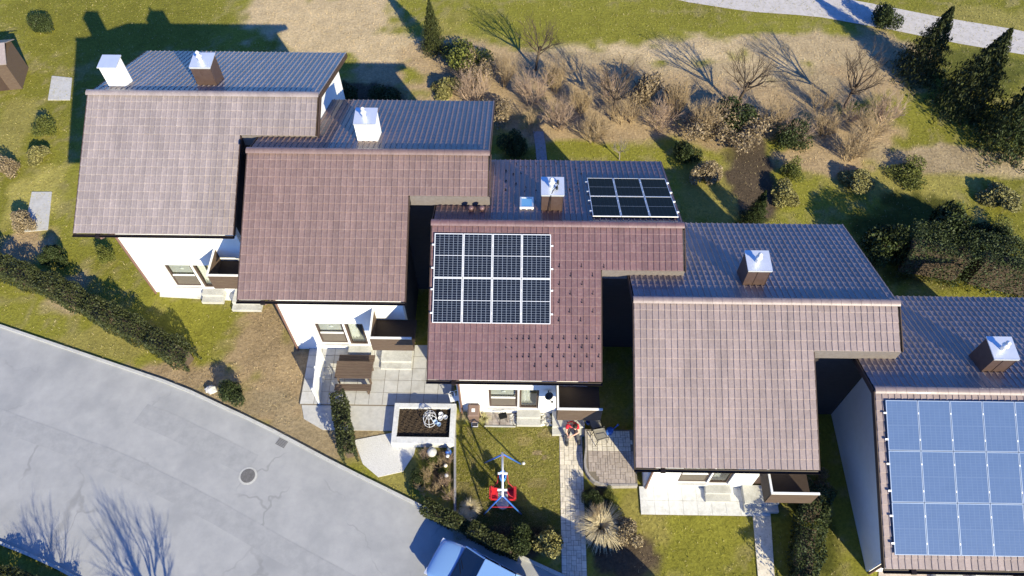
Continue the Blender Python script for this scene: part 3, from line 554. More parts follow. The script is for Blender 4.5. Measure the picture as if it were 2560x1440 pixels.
# ------------------------------------------------------------------ paving of the middle house's garden
def paver_layout(nx, ny, seed):
    r = random.Random(seed); occ = [[0]*nx for _ in range(ny)]; out = []
    for j in range(ny):
        for i in range(nx):
            if occ[j][i]: continue
            opts = [(2, 2), (2, 3), (3, 2), (2, 2), (2, 3), (2, 1), (1, 2)]; r.shuffle(opts)
            for w, h in opts+[(1, 1)]:
                if i+w <= nx and j+h <= ny and all(not occ[j+b][i+a] for a in range(w) for b in range(h)):
                    for a in range(w):
                        for b in range(h): occ[j+b][i+a] = 1
                    out.append((i, j, w, h)); break
    return out
paver_mesh = {}
def lay_pavers(parent, x0, y0, cell, nx, ny, z, m, seed, inside=None):
    for i, j, w, h in paver_layout(nx, ny, seed):
        cx, cy = x0+(i+w/2)*cell, y0+(j+h/2)*cell
        if inside and not inside(cx, cy, w*cell/2, h*cell/2): continue
        k = (w, h, m.name)
        if k not in paver_mesh:
            b = MB(); a, c = w*cell/2-0.006, h*cell/2-0.006; e = 0.006
            b.add([(-a, -c, -.04), (a, -c, -.04), (a, c, -.04), (-a, c, -.04), (-a, -c, -e), (a, -c, -e), (a, c, -e), (-a, c, -e), (-a+e, -c+e, 0), (a-e, -c+e, 0), (a-e, c-e, 0), (-a+e, c-e, 0)],
                  [(0,1,5,4),(1,2,6,5),(2,3,7,6),(3,0,4,7),(4,5,9,8),(5,6,10,9),(6,7,11,10),(7,4,8,11),(8,9,10,11)]); paver_mesh[k] = b.mesh('paver', m)
        link('paver', paver_mesh[k], parent, (cx, cy, z+rnd.uniform(-.003, .003)), (rnd.uniform(-.012, .012), rnd.uniform(-.012, .012), rnd.uniform(-.006, .006)))
pathb = MB().box(4.84, 5.82, -12.0, -5.78, -0.06, 0.018).build('garden_path', JOINT); tag(pathb, 'straight garden path of beige block pavers beside the lawn', 'path', kind='structure')
lay_pavers(pathb, 4.845, -11.98, 0.0975, 10, 63, 0.032, PAVE, 5)
pc = [(5.93, -5.62), (5.93, -6.4), (5.85, -7.0), (5.86, -7.3), (5.93, -7.55), (6.06, -7.76), (6.24, -7.93), (6.48, -8.04), (6.9, -8.08), (8.0, -8.05), (8.0, -5.62)]
patio = MB().prism(pc, -0.05, 0.288).build('raised_patio', JOINT); tag(patio, 'raised patio of weathered grey pavers with a curved corner under the balcony', 'patio', kind='structure')
def in_poly(x, y, poly):
    c = False
    for (x1, y1), (x2, y2) in zip(poly, poly[1:]+poly[:1]):
        if (y1 > y) != (y2 > y) and x < (x2-x1)*(y-y1)/(y2-y1)+x1: c = not c
    return c
okp = lambda x, y, a, b: all(in_poly(x+sx*(a+.02), y+sy*(b+.02), pc) for sx in (-1, 1) for sy in (-1, 1))
lay_pavers(patio, 6.02, -7.98, 0.1, 20, 14, 0.302, PAVE2, 9, okp)
lay_pavers(patio, 6.02, -6.58, 0.1, 20, 9, 0.302, PAVE, 21, okp)
eb = MB()
for (x1, y1), (x2, y2) in zip(pc[:10], pc[1:10]):
    d = Vector((x2-x1, y2-y1)); L = d.length; ang = math.atan2(d.y, d.x); k = max(1, round(L/0.33))
    for j in range(k):
        p = Vector((x1, y1))+d*((j+.5)/k); eb.box(-L/k/2+.004, L/k/2-.004, -0.005, 0.085, -0.03, 0.315, M=Matrix.Translation((p.x, p.y, 0)) @ Matrix.Rotation(ang, 4, 'Z'))
eo = eb.build('edging_stones', mat('edging_concrete', (0.27, 0.25, 0.23), (0.36, 0.335, 0.31), scale=9, rough=0.9, bump=0.2), patio); eo['kind'] = 'stuff'

# small paved patch left of the garden door, pebbles
pp = MB().box(1.66, 2.98, -5.41, -4.80, -0.05, 0.022).build('paved_patch', JOINT); tag(pp, 'small paved patch left of the garden steps', 'paving', kind='structure')
PATCH = mat('patch_paver', (0.22, 0.18, 0.16), (0.36, 0.32, 0.29), scale=7, rough=0.95, bump=0.3, c=(0.45, 0.43, 0.40), cscale=5, tint=0.18)
for i in range(4):
    for j in range(2):
        b = MB().box(-.142, .142, -.142, .142, -.04, 0); link('paving_slab', b.mesh('paving_slab', PATCH), pp, (1.82+i*.295, -4.96-j*.295, .04), (0, 0, rnd.uniform(-.02, .02)))
kb = MB().box(1.64, 2.98, -5.46, -5.415, -0.05, 0.07).build('border_stone', CONC); tag(kb, 'thin pale border stone along the paved patch left of the steps', 'border stone', kind='structure')
def stones(name, label, x0, x1, y0, y1, n, r0, r1, z=0.0):
    b = MB()
    for k in range(n):
        r = rnd.uniform(r0, r1); c = Vector((rnd.uniform(x0, x1)-(x0+x1)/2, rnd.uniform(y0, y1)-(y0+y1)/2, r*0.35))
        sx, sy, sz = rnd.uniform(.7, 1.2), rnd.uniform(.7, 1.2), rnd.uniform(.5, .8); q = rnd.random()*PI
        vs = []
        for zz, rr in ((-0.9, .35), (-.3, .95), (.35, .85), (.9, .3)):
            for j in range(6):
                a = q+j*PI/3; e = rnd.uniform(.85, 1.15); vs.append(c+Vector((math.cos(a)*rr*r*sx*e, math.sin(a)*rr*r*sy*e, zz*r*sz)))
        b.add(vs, [tuple(range(6))[::-1]]+[(i*6+j, i*6+(j+1) % 6, (i+1)*6+(j+1) % 6, (i+1)*6+j) for i in range(3) for j in range(6)]+[tuple(range(18, 24))])
    me = b.mesh(name, STONE); a = me.attributes.new('tint', 'FLOAT', 'FACE'); a.data.foreach_set('value', [v for _ in range(n) for v in [rnd.random()]*20])
    o = link(name, me, None, ((x0+x1)/2, (y0+y1)/2, z)); return tag(o, label, 'stones', kind='stuff')
stones('pebbles', 'strip of white pebbles between the paved patch and the garden steps', 2.72, 2.98, -5.35, -4.85, 90, .03, .07)
stones('rocks', 'grey and white rocks piled in the corner right of the garden steps', 4.08, 4.50, -5.35, -4.82, 55, .04, .11)
stones('pebbles', 'white pebbles lying along the wall under the left window', 1.85, 2.95, -4.86, -4.79, 45, .02, .045)

# boundary edging and neighbour's terrace
eg = MB(); ea, ebp = Vector((0.30, -4.2)), Vector((0.60, -9.6)); dd_ = (ebp-ea); ang = math.atan2(dd_.y, dd_.x); k = 9
ego = link('boundary_edging', None, None, (0.45, -7, 0)); tag(ego, 'low grey concrete edging between the lawn and the neighbouring shrub bed', 'edging')
em = MB().box(-.295, .295, -.045, .045, -.05, .16).mesh('edging_slab', mat('grey_edging', (0.20, 0.20, 0.215), (0.28, 0.28, 0.29), scale=8, rough=0.9, bump=.2, tint=.15))
for j in range(9): p = ea+dd_*((j+.5)/9); link('edging_slab', em, ego, (p.x-.45, p.y+7, rnd.uniform(-.02, .02)), (0, 0, ang))
ter = MB().box(-6.5, 0.22, -4.55, -1.55, -0.05, 0.05).build('neighbour_terrace', JOINT); tag(ter, 'pale slab terrace between the left house and the middle house', 'terrace', kind='structure')
sm_ = MB().box(-.29, .29, -.29, .29, -.03, 0).mesh('terrace_slab', SLAB)
for i in range(11):
    for j in range(5): link('terrace_slab', sm_, ter, (-6.18+i*.6, -4.22+j*.6, .066+rnd.uniform(-.002, .002)), (0, 0, rnd.uniform(-.004, .004)))
white = MB().prism([(-3.9, -6.15), (-2.1, -5.75), (-1.2, -6.1), (-1.3, -6.75), (-1.7, -7.5), (-2.7, -7.75), (-3.4, -7.2)], -0.05, 0.03).build('gravel_bed', mat('white_gravel', (0.50, 0.49, 0.46), (0.68, 0.67, 0.64), scale=25, rough=1, bump=1.0, bscale=30)); tag(white, 'patch of white gravel left of the raised planting bed', 'gravel', kind='structure')
br = MB().prism([(-5.3, -5.7), (-1.7, -5.7), (-1.7, -4.56), (-6.4, -4.56), (-6.2, -5.2)], -0.05, 0.025).build('paved_yard', SLAB); tag(br, 'pinkish grey paved yard below the slab terrace', 'paving', kind='structure')
# raised bed
rb = thing('raised_bed', 'raised planting bed with a pale concrete rim and dark soil', 'planter', (-0.5, -5.5, 0))
f = MB(); X0, X1, Y0, Y1, T = -1.75, 0.9, -0.92, 0.9, .20
f.box(X0, X1, Y1-T, Y1, 0, .46); f.box(X0, X1, Y0, Y0+T+.08, 0, .46); f.box(X0, X0+T, Y0+T+.08, Y1-T, 0, .46); f.box(X1-T-.02, X1, Y0+T+.08, Y1-T, 0, .46); f.build('rim', CONCW, rb)
n = 70; vs = []
for j in range(n+1):
    for i in range(n+1): vs.append((X0+T+(X1-X0-2*T-.02)*i/n, Y0+T+.08+(Y1-Y0-2*T-.08)*j/n, (.30+rnd.uniform(-.022, .03)+.02*math.sin(i*.7+j*.35)*math.sin(j*.5))))
MB().add(vs, [(j*(n+1)+i, j*(n+1)+i+1, (j+1)*(n+1)+i+1, (j+1)*(n+1)+i) for i in range(n) for j in range(n)]).build('soil', SOIL, rb)
def pot(u, v, z, r, h, m, label):
    q = G(u, v, z+h); o = thing('flower_pot', label, 'pot', (q.x, q.y, z), group='pots on the raised bed')
    MB().lathe([(r*.72, 0), (r*.98, h*.9), (r*1.06, h*.9), (r*1.06, h), (r*.85, h), (r*.8, h*.75), (r*.1, h*.74)], (0, 0, 0), 14).build('pot', m, o, smooth=True)
    MB().lathe([(r*.82, h*.55), (r*.4, h*.6), (r*.05, h*.62)], (0, 0, 0), 10).build('soil', SOIL, o)
WP = mat('white_plastic', (0.70, 0.70, 0.70), rough=0.5); BP = mat('pale_blue_plastic', (0.26, 0.37, 0.55), rough=0.5)
pot(1102, 1035, .31, .10, .14, WP, 'white pot on the raised bed, nearest the terrace'); pot(1113, 1042, .31, .10, .14, mat('grey_plastic', (0.48, 0.5, 0.54), rough=0.5), 'light grey pot on the raised bed, nearest its right rim'); pot(1101, 1045, .31, .10, .14, WP, 'white pot on the raised bed, middle one of the three close together')
pot(1088, 1054, .31, .10, .16, BP, 'pale blue pot on the raised bed touching the wire cage'); pot(1097, 1060, .31, .09, .15, BP, 'pale blue pot on the raised bed, nearest the soil front')
q = G(1074, 1044, .6); cg = thing('plant_cage', 'white wire plant support cage lying on the raised bed', 'plant support', (q.x, q.y, .32))
wc = MB(); WIRE = mat('white_wire', (0.62, 0.63, 0.66), rough=0.5)
for k in range(4):
    a = k*PI/4; wc.tube([(math.cos(a)*.28, math.sin(a)*.34, 0), (math.cos(a)*.27, math.sin(a)*.33, .3), (math.cos(a)*.12, math.sin(a)*.16, .52), (0, 0, .58), (-math.cos(a)*.12, -math.sin(a)*.16, .52), (-math.cos(a)*.27, -math.sin(a)*.33, .3), (-math.cos(a)*.28, -math.sin(a)*.34, 0)], .011, 5)
wc.build('hoops', WIRE, cg)
wr = MB()
for zz, s_ in ((.05, 1), (.3, .97), (.5, .5)): wr.tube([(math.cos(t*PI/10)*.28*s_, math.sin(t*PI/10)*.34*s_, zz) for t in range(21)], .010, 5, cap=False)
wr.build('rings', WIRE, cg)
# white metal rack by the house corner
q = G(1133, 1008, 0); rk = thing('garden_chair', 'white wire folding chair leaning by the corner of the middle house', 'chair', (q.x-.02, q.y+.1, 0), .25)
for k, x in enumerate((0.0, 0.22)):
    c = MB(); c.tube([(x-.12, 0, 0), (x-.12, .05, .72), (x-.06, .06, .84), (x+.06, .06, .84), (x+.12, .05, .72), (x+.12, 0, 0)], .014, 6); c.build('back_frame', WPAINT, rk)
    [MB().tube([(x-.11, .03, z), (x+.11, .03, z)], .009, 5).build('slat', WPAINT, rk) for z in (.2, .36, .52, .66)]
MB().box(-.12, .34, -.22, .03, .40, .425).build('seat', WPAINT, rk)
for x in (-.10, .32): MB().tube([(x, -.22, 0), (x, .0, .42)], .013, 5).build('leg', WPAINT, rk)

# ------------------------------------------------------------------ wheelie bin
q = G(1186, 1050, 0); bn = thing('wheelie_bin', 'brown wheeled waste bin with a white sticker against the white wall', 'bin', (1.20, -5.12, 0), 0)
b = MB(); vs = []
for z, w, y0, y1 in ((0.05, .19, -.20, .17), (0.55, .215, -.235, .20), (0.92, .235, -.26, .22)): vs += [(-w, y0, z), (w, y0, z), (w, y1, z), (-w, y1, z)]
b.add(vs, [(3, 2, 1, 0), (8, 9, 10, 11)]+[(i*4+j, i*4+(j+1) % 4, (i+1)*4+(j+1) % 4, (i+1)*4+j) for i in range(2) for j in range(4)]); b.box(-.25, .25, -.275, .23, .89, .935); b.build('body', BINM, bn)
l = MB(); vs = []
for z, w, y0, y1 in ((.936, .255, -.285, .24), (.975, .245, -.275, .235), (1.01, .19, -.22, .19)): vs += [(-w, y0, z+.0), (w, y0, z), (w, y1, z+.03), (-w, y1, z+.03)]
l.add(vs, [(3, 2, 1, 0), (8, 9, 10, 11)]+[(i*4+j, i*4+(j+1) % 4, (i+1)*4+(j+1) % 4, (i+1)*4+j) for i in range(2) for j in range(4)]); lo = l.build('lid', BINM, bn)
MB().box(-.085, .055, -.10, .05, 1.022, 1.036).build('sticker', WPAINT, lo)
MB().tube([(-.2, .27, .96), (.2, .27, .96)], .018, 6).box(-.22, -.18, .22, .29, .92, .98).box(.18, .22, .22, .29, .92, .98).build('handle', BINM, bn)
for x in (-.2, .2): MB().tube([(x-.03, .18, .10), (x+.03, .18, .10)], .10, 12).build('wheel', BLACK, bn)
sf = MB().box(-.13, .13, -.48, -.30, .0, .12).build('crate', mat('dark_crate', (0.05, 0.05, 0.06), rough=.6)); sf.name = 'plastic_crate'; sf.location = (1.22, -5.02, 0); tag(sf, 'small dark plastic crate with a pale rim in front of the wheeled bin', 'crate')
MB().box(-.14, .14, -.49, -.47, .12, .145).box(-.14, .14, -.31, -.29, .12, .145).box(-.14, -.12, -.47, -.31, .12, .145).box(.12, .14, -.47, -.31, .12, .145).build('rim', WP, sf)
# grill on the paved patch
q = G(1257, 1040, .55); gr = thing('grill', 'small black charcoal grill standing on the paved patch', 'grill', (q.x, q.y, .04), .3)
MB().box(-.16, .16, -.11, .11, .46, .56).build('fire_bowl', BLACK, gr); MB().box(-.17, .17, -.12, .12, .565, .575).build('grate', DKMET, gr)
for x in (-.14, .14):
    for y in (-.09, .09): MB().tube([(x*1.25, y*1.3, 0), (x, y, .47)], .011, 5).build('leg', DKMET, gr)
MB().tube([(.16, 0, .52), (.36, -.04, .53)], .012, 5).build('handle', DKMET, gr)
q = G(1228, 1030, 0); st_ = thing('garden_spade', 'thin wooden spade handle leaning beside the wheeled bin', 'spade', (1.50, -5.08, 0)); MB().tube([(.0, 0, .25), (-.12, .22, .95)], .014, 6).build('shaft', STRAW, st_); MB().box(-.07, .07, -.02, .0, 0, .26).build('blade', DKMET, st_)

# ------------------------------------------------------------------ swing set with gondola
sw = thing('swing_set', 'blue and white garden swing set with a red gondola on the lawn', 'swing set', (2.5, -8.19, 0))
ZT = 1.8; ya, yb = .837, -.83
MB().tube([(-.03, ya+.06, ZT), (.02, yb-.06, ZT)], .042, 10).build('beam', WPAINT, sw, smooth=True)
for (x, y, yy) in ((-.80, 1.126, ya), (.715, 1.096, ya), (-.755, -1.03, yb), (.75, -1.01, yb)):
    MB().tube([(0, yy, ZT-.02), (x, y, 0)], .034, 8).build('leg', BLUE, sw, smooth=True)
REDM = mat('red_metal', (0.45, 0.03, 0.05), rough=.4)
MB().tube([(-.80*.26, ya+.29*.26, ZT*.74), (.715*.26, ya+.26*.26, ZT*.74)], .014, 6).build('cross_bar', REDM, sw); MB().tube([(-.755*.62, yb-.2*.62, ZT*.38), (.75*.62, yb-.18*.62, ZT*.38)], .014, 6).build('cross_bar', REDM, sw)
for y in (.04, -.62): MB().box(-.19, .19, y-.03, y+.03, ZT-.06, ZT+.035).build('hanger', WPAINT, sw)
q = G(1303, 1160, 0)
# blue infant seat of the swing
se = MB(); se.lathe([(.09, .42), (.15, .45), (.16, .60), (.14, .72), (.12, .72), (.135, .6), (.12, .48), (.02, .46)], (-.02, .36, 0), 14, sx=.95, sy=1.5); se.build('swing_seat', BLUEL, sw, smooth=True)
for x in (-.14, .10):
    MB().tube([(x, .52, .70), (x*.9, .30, 1.2), (x*.8, .22, ZT)], .012, 5).build('rope', BLACK, sw)
# gondola: two facing red seats, grey tray, red hanger tubes
for sx in (-1, 1):
    c = MB(); x = sx*.33
    c.box(x-.13, x+.13, -.21, .21, .40, .44); c.box(x+sx*.13-.02, x+sx*.13+.02, -.24, .24, .40, .78); c.box(x+sx*.19-.02, x+sx*.19+.02, -.22, .22, .55, .80); c.box(x-.13, x+.17, -.24, -.21, .42, .56); c.box(x-.13, x+.17, .21, .24, .42, .56)
    c.build('gondola_seat', RED, sw, (0, -.36, 0))
    MB().tube([(sx*.17, .04, ZT-.05), (sx*.22, -.10, 1.1), (sx*.42, -.16, .72)], .016, 6).build('hanger_tube', REDM, sw)
    MB().tube([(sx*.17, -.62, ZT-.05), (sx*.24, -.58, 1.1), (sx*.40, -.55, .72)], .016, 6).build('hanger_tube', REDM, sw)
MB().box(-.20, .20, -.60, -.12, .18, .21).lathe([(.26, .16), (.27, .19), (.02, .2)], (0, -.62, 0), 16).build('foot_tray', mat('grey_tray', (0.33, 0.33, 0.34), (0.42, 0.41, 0.40), scale=9, rough=.7), sw)
# white foot plate by one leg
q = G(1309, 1159, 0); ws = MB().lathe([(.07, 0), (.075, .03), (.05, .05), (.02, .06)], (0, 0, 0), 5).mesh('ground_anchor', WP); o = link('ground_anchor', ws, None, (q.x, q.y, 0.0)); tag(o, 'small white anchor stone at the right far foot of the swing set', 'anchor')

# ------------------------------------------------------------------ furniture on the raised patio, bucket
def patio_chair(u, v, z, rz, label):
    q = G(u, v, z+.45); t = thing('patio_chair', label, 'chair', (q.x, q.y, z), rz, 'chairs on the raised patio')
    MB().box(-.23, .23, -.22, .22, .43, .455).build('seat', CUSH, t); vs = MB(); vs.box(-.23, .23, .0, .022, 0, .55, M=Matrix.Translation((0, .23, .45)) @ Matrix.Rotation(-.28, 4, 'X')); vs.build('backrest', CUSH, t)
    for x in (-.25, .25):
        MB().tube([(x, -.24, 0), (x, -.22, .62), (x, .22, .64), (x, .30, .60)], .014, 6).build('armrest', DKMET, t); MB().tube([(x, .30, 0), (x, .22, .45), (x, .40, 1.0)], .014, 6).build('leg', DKMET, t)
    MB().tube([(-.25, .40, 1.0), (.25, .40, 1.0)], .014, 6).build('top_tube', DKMET, t)
patio_chair(1489, 1062, .31, PI+.2, 'grey mesh patio chair half under the balcony, beside the blue bucket'); patio_chair(1503, 1086, .31, PI/2+.3, 'dark patio chair standing in front of the other one on the raised patio')
bk = thing('bucket', 'blue bucket at the corner of the entrance steps under the balcony', 'bucket', (6.08, -5.35, .31)); MB().lathe([(.10, 0), (.14, .26), (.15, .26), (.15, .28), (.125, .28), (.09, .03)], (0, 0, 0), 16).build('pail', BLUE, bk, smooth=True); MB().tube([(-.14*math.cos(t*PI/8), -.02, .27+.10*math.sin(t*PI/8)) for t in range(9)], .006, 5).build('handle', DKMET, bk)
wcn = thing('watering_can', 'blue watering can on the patio near the neighbouring house', 'watering can', (6.95, -5.75, .31), .5); MB().lathe([(.14, 0), (.15, .02), (.14, .24), (.09, .30), (.06, .30)], (0, 0, 0), 14, sx=1.25).build('body', BLUE, wcn, smooth=True); MB().tube([(.15, 0, .06), (.32, 0, .26), (.38, 0, .34)], .022, 6).tube([(.37, 0, .33), (.41, 0, .38)], .045, 8).build('spout', BLUE, wcn); MB().tube([(-.12, 0, .06), (-.24, 0, .2), (-.14, 0, .36), (.02, 0, .34)], .014, 6).build('handle', BLUE, wcn)

# ------------------------------------------------------------------ person sitting on the entrance steps
def skin_obj(name, J, edges, m, parent, root, sub=2):
    names = list(J); me = bpy.data.meshes.new(name); me.from_pydata([J[k][0] for k in names], [(names.index(a), names.index(b)) for a, b in edges], [])
    me.materials.append(m); o = link(name, me, parent); md = o.modifiers.new('skin', 'SKIN'); md.use_smooth_shade = True
    if not me.skin_vertices:
        bpy.context.view_layer.objects.active = o; bpy.ops.mesh.customdata_skin_add()
    for i, k in enumerate(names):
        r = J[k][1]; me.skin_vertices[0].data[i].radius = (r, r) if not isinstance(r, tuple) else r
        me.skin_vertices[0].data[i].use_root = (k == root)
    sb = o.modifiers.new('smooth', 'SUBSURF'); sb.levels = sb.render_levels = sub
    return o
pr = thing('person', 'person in a red t-shirt and dark trousers sitting on the entrance steps, leaning forward', 'person', (5.36, -5.45, .36))
O = Vector((5.36, -5.45, .36))
def J(x, y, z): return tuple(Vector((x, y, z))-O)
B = dict(pel=(J(5.36, -5.45, .47), .135), waist=(J(5.35, -5.56, .64), .13), chest=(J(5.35, -5.69, .82), .145), neck0=(J(5.38, -5.77, .95), .07), neck=(J(5.41, -5.82, 1.0), .055), jaw=(J(5.44, -5.89, 1.05), .075), head=(J(5.45, -5.88, 1.12), .098), crown=(J(5.45, -5.85, 1.20), .07), nose=(J(5.47, -6.0, 1.08), .016),
    shl=(J(5.16, -5.70, .90), .07), ell=(J(5.10, -5.90, .68), .045), wrl=(J(5.17, -6.04, .62), .03), hal=(J(5.20, -6.11, .61), .036), shr=(J(5.56, -5.72, .90), .07), elr=(J(5.64, -5.93, .70), .045), wrr=(J(5.36, -6.08, .66), .03), har=(J(5.26, -6.12, .645), .036),
    hipl=(J(5.26, -5.50, .45), .10), knl=(J(5.17, -5.97, .50), .068), anl=(J(5.16, -6.10, .10), .043), tol=(J(5.15, -6.30, .055), .04), hipr=(J(5.46, -5.50, .45), .10), knr=(J(5.58, -5.93, .50), .068), anr=(J(5.645, -6.04, .10), .043), tor=(J(5.68, -6.23, .055), .04))
edges = [('pel', 'waist'), ('waist', 'chest'), ('chest', 'neck0'), ('neck0', 'neck'), ('neck', 'jaw'), ('jaw', 'head'), ('head', 'crown'), ('head', 'nose'), ('chest', 'shl'), ('shl', 'ell'), ('ell', 'wrl'), ('wrl', 'hal'), ('chest', 'shr'), ('shr', 'elr'), ('elr', 'wrr'), ('wrr', 'har'), ('pel', 'hipl'), ('hipl', 'knl'), ('knl', 'anl'), ('anl', 'tol'), ('pel', 'hipr'), ('hipr', 'knr'), ('knr', 'anr'), ('anr', 'tor')]
for hn, wx, sx in (('hal', 5.20, 1), ('har', 5.26, -1)):
    hp = Vector(B[hn][0])
    for k in range(4):
        a = hp+Vector((sx*(.02+.012*k), -.03+.016*k, .012)); b_ = a+Vector((sx*.045, -.022, -.014)); c = b_+Vector((sx*.02, .0, -.03))
        for nm, p_, r_ in (('a', a, .0105), ('b', b_, .0095), ('c', c, .008)): B[hn+str(k)+nm] = (tuple(p_), r_)
        edges += [(hn, hn+str(k)+'a'), (hn+str(k)+'a', hn+str(k)+'b'), (hn+str(k)+'b', hn+str(k)+'c')]
    t1 = hp+Vector((sx*.01, .02, .03)); t2 = t1+Vector((sx*.035, .0, .01)); B[hn+'ta'] = (tuple(t1), .011); B[hn+'tb'] = (tuple(t2), .009); edges += [(hn, hn+'ta'), (hn+'ta', hn+'tb')]
skin_obj('body', B, edges, SKIN, pr, 'pel')
mid = lambda a, b, t: tuple(Vector(B[a][0]).lerp(Vector(B[b][0]), t))
T_ = {k: B[k] for k in ()}
T_ = dict(hem=(B['pel'][0], .155), waist=(B['waist'][0], .15), chest=(B['chest'][0], .168), col=(mid('chest', 'neck0', .9), .085), shl=(B['shl'][0], .088), sll=(mid('shl', 'ell', .62), .074), shr=(B['shr'][0], .088), slr=(mid('shr', 'elr', .55), .074))
skin_obj('t_shirt', T_, [('hem', 'waist'), ('waist', 'chest'), ('chest', 'col'), ('chest', 'shl'), ('shl', 'sll'), ('chest', 'shr'), ('shr', 'slr')], SHIRT, pr, 'chest')
P_ = dict(pel=(B['pel'][0], .15), hl=(B['hipl'][0], .118), kl=(B['knl'][0], .098), al=(mid('knl', 'anl', .95), .075), hr=(B['hipr'][0], .118), kr=(B['knr'][0], .098), ar=(mid('knr', 'anr', .95), .075))
skin_obj('trousers', P_, [('pel', 'hl'), ('hl', 'kl'), ('kl', 'al'), ('pel', 'hr'), ('hr', 'kr'), ('kr', 'ar')], JEANS, pr, 'pel')
for a, t in (('anl', 'tol'), ('anr', 'tor')):
    A_, T2 = Vector(B[a][0]), Vector(B[t][0]); d = (T2-A_).normalized()
    skin_obj('boot', dict(top=(tuple(A_+Vector((0, 0, .10))), .085), an=(tuple(A_-Vector((0, -.01, .01))), .085), he=(tuple(A_+Vector((0, .07, -.04))), .06), mid=(tuple((A_+T2)/2+Vector((0, 0, .0))), .078), toe=(tuple(T2+d*.03), .072)), [('top', 'an'), ('an', 'he'), ('an', 'mid'), ('mid', 'toe')], BOOT, pr, 'an', 1)
hm = MB(); hd = Vector(B['head'][0]); vs = []; n1, n2 = 9, 16
for i in range(n1):
    th = PI*0.5*i/(n1-1)*1.12
    for j in range(n2):
        ph = 2*PI*j/n2; k = 1.0+0.05*math.sin(5*ph+i); low = 1.0 if math.sin(ph) > -0.2 else 0.72
        vs.append(hd+Vector((math.sin(th*low)*math.cos(ph)*.108*k, math.sin(th*low)*math.sin(ph)*.122*k+.018, math.cos(th*low)*.122*k+.02)))
hm.add(vs, [(i*n2+j, (i+1)*n2+j, (i+1)*n2+(j+1) % n2, i*n2+(j+1) % n2) for i in range(n1-1) for j in range(n2)]); hm.build('hair', HAIR, pr, smooth=True)
for sx in (-1, 1): MB().lathe([(.004, -.01), (.011, 0), (.004, .01)], (hd.x+sx*.033+.012, hd.y-.088, hd.z+.002), 8).build('eye', BLACK, pr)

# ------------------------------------------------------------------ vehicles on the street
def vehicle(name, label, cat, loc, rz, paint, secs, cab, L, Wd, wheel_x, glass_h):
    t = thing(name, label, cat, loc, rz)
    b = MB(); vs = []; n = 8
    for x, hw, zl, zh in secs:
        vs += [(x, -hw*.86, zl), (x, -hw, zl+.14), (x, -hw, zh-.10), (x, -hw*.88, zh), (x, hw*.88, zh), (x, hw, zh-.10), (x, hw, zl+.14), (x, hw*.86, zl)]
    k = len(secs); b.add(vs, [tuple(range(n)), tuple(range((k-1)*n, k*n))[::-1]]+[(i*n+j, (i+1)*n+j, (i+1)*n+(j+1) % n, i*n+(j+1) % n) for i in range(k-1) for j in range(n)]); bo = b.build('body', paint, t)
    md = bo.modifiers.new('round', 'SUBSURF' if cat == 'car' else 'BEVEL')
    if cat == 'car': md.levels = md.render_levels = 2; bo.data.polygons.foreach_set('use_smooth', [True]*len(bo.data.polygons))
    else: md.width = .05; md.segments = 2
    g = MB(); vs = []
    for x, hw, z in cab: vs += [(x, -hw, z), (x, hw, z)]
    (xa, xb, xc, xd) = [c[0] for c in cab]; zb, zt = cab[0][2], cab[1][2]; hb, ht = cab[0][1], cab[1][1]
    g.add([(xa, -hb, zb), (xa, hb, zb), (xb, -ht, zt), (xb, ht, zt), (xc, -ht, zt), (xc, ht, zt), (xd, -hb, zb), (xd, hb, zb)], [(0, 1, 3, 2), (4, 5, 7, 6), (0, 2, 4, 6), (1, 7, 5, 3), (2, 3, 5, 4)]); g.build('windows', CARGLASS, t)
    r = MB(); r.prism([(xb+.02, -ht-.02), (xc-.02, -ht-.02), (xc-.02, ht+.02), (xb+.02, ht+.02)], zt-.01, zt+.045); rf = r.build('roof', paint, t); md = rf.modifiers.new('bevel', 'BEVEL'); md.width = .05; md.segments = 3
    for s_ in (-1, 1): MB().tube([(xd-.06, s_*.06-.2, zb+.05), (xd-.30, s_*.10+.12, zb+.17)], .010, 5).build('wiper', BLACK, t)
    for x in (xd-.05, xd+.02): MB().box(x-.006, x+.006, -hb*.92, hb*.92, zb-.025, zb+.012).build('panel_gap', BLACK, t)
    for s_ in (-1, 1):
        for (x0, z0, x1, z1) in ((xa, zb, xb, zt), (xd, zb, xc, zt), ((xa+xd)/2, zb, (xb+xc)/2, zt)): MB().tube([(x0, s_*(hb+.005), z0), (x1, s_*(ht+.008), z1)], .035, 6).build('pillar', paint, t)
        MB().box(xd-.45, xd-.28, s_*(hb+.02)-.02 if s_ < 0 else hb+.02, s_*(hb+.18) if s_ > 0 else -hb-.18+.16, zb+.02, zb+.14).build('mirror', paint, t)
        MB().box(L/2-.16, L/2-.03, min(s_*Wd*.28, s_*Wd*.42), max(s_*Wd*.28, s_*Wd*.42), .58, .70).build('headlight', GALV, t); MB().box(-L/2+.01, -L/2+.10, min(s_*Wd*.33, s_*Wd*.46), max(s_*Wd*.33, s_*Wd*.46), .66, .86).build('tail_light', RED, t)
        for x in wheel_x:
            w = link('wheel', MB().tube([(0, -.10, 0), (0, .10, 0)], .31, 20).mesh('wheel', BLACK), t, (x, s_*(Wd/2-.12), .31)); MB().tube([(0, s_*.095, 0), (0, s_*.115, 0)], .20, 14).build('rim', ALU, w)
    return t
CARP = mat('pale_blue_car_paint', (0.20, 0.36, 0.62), rough=.22, coat=.6, spec=.5)
sang = math.atan2(-.44, .9)
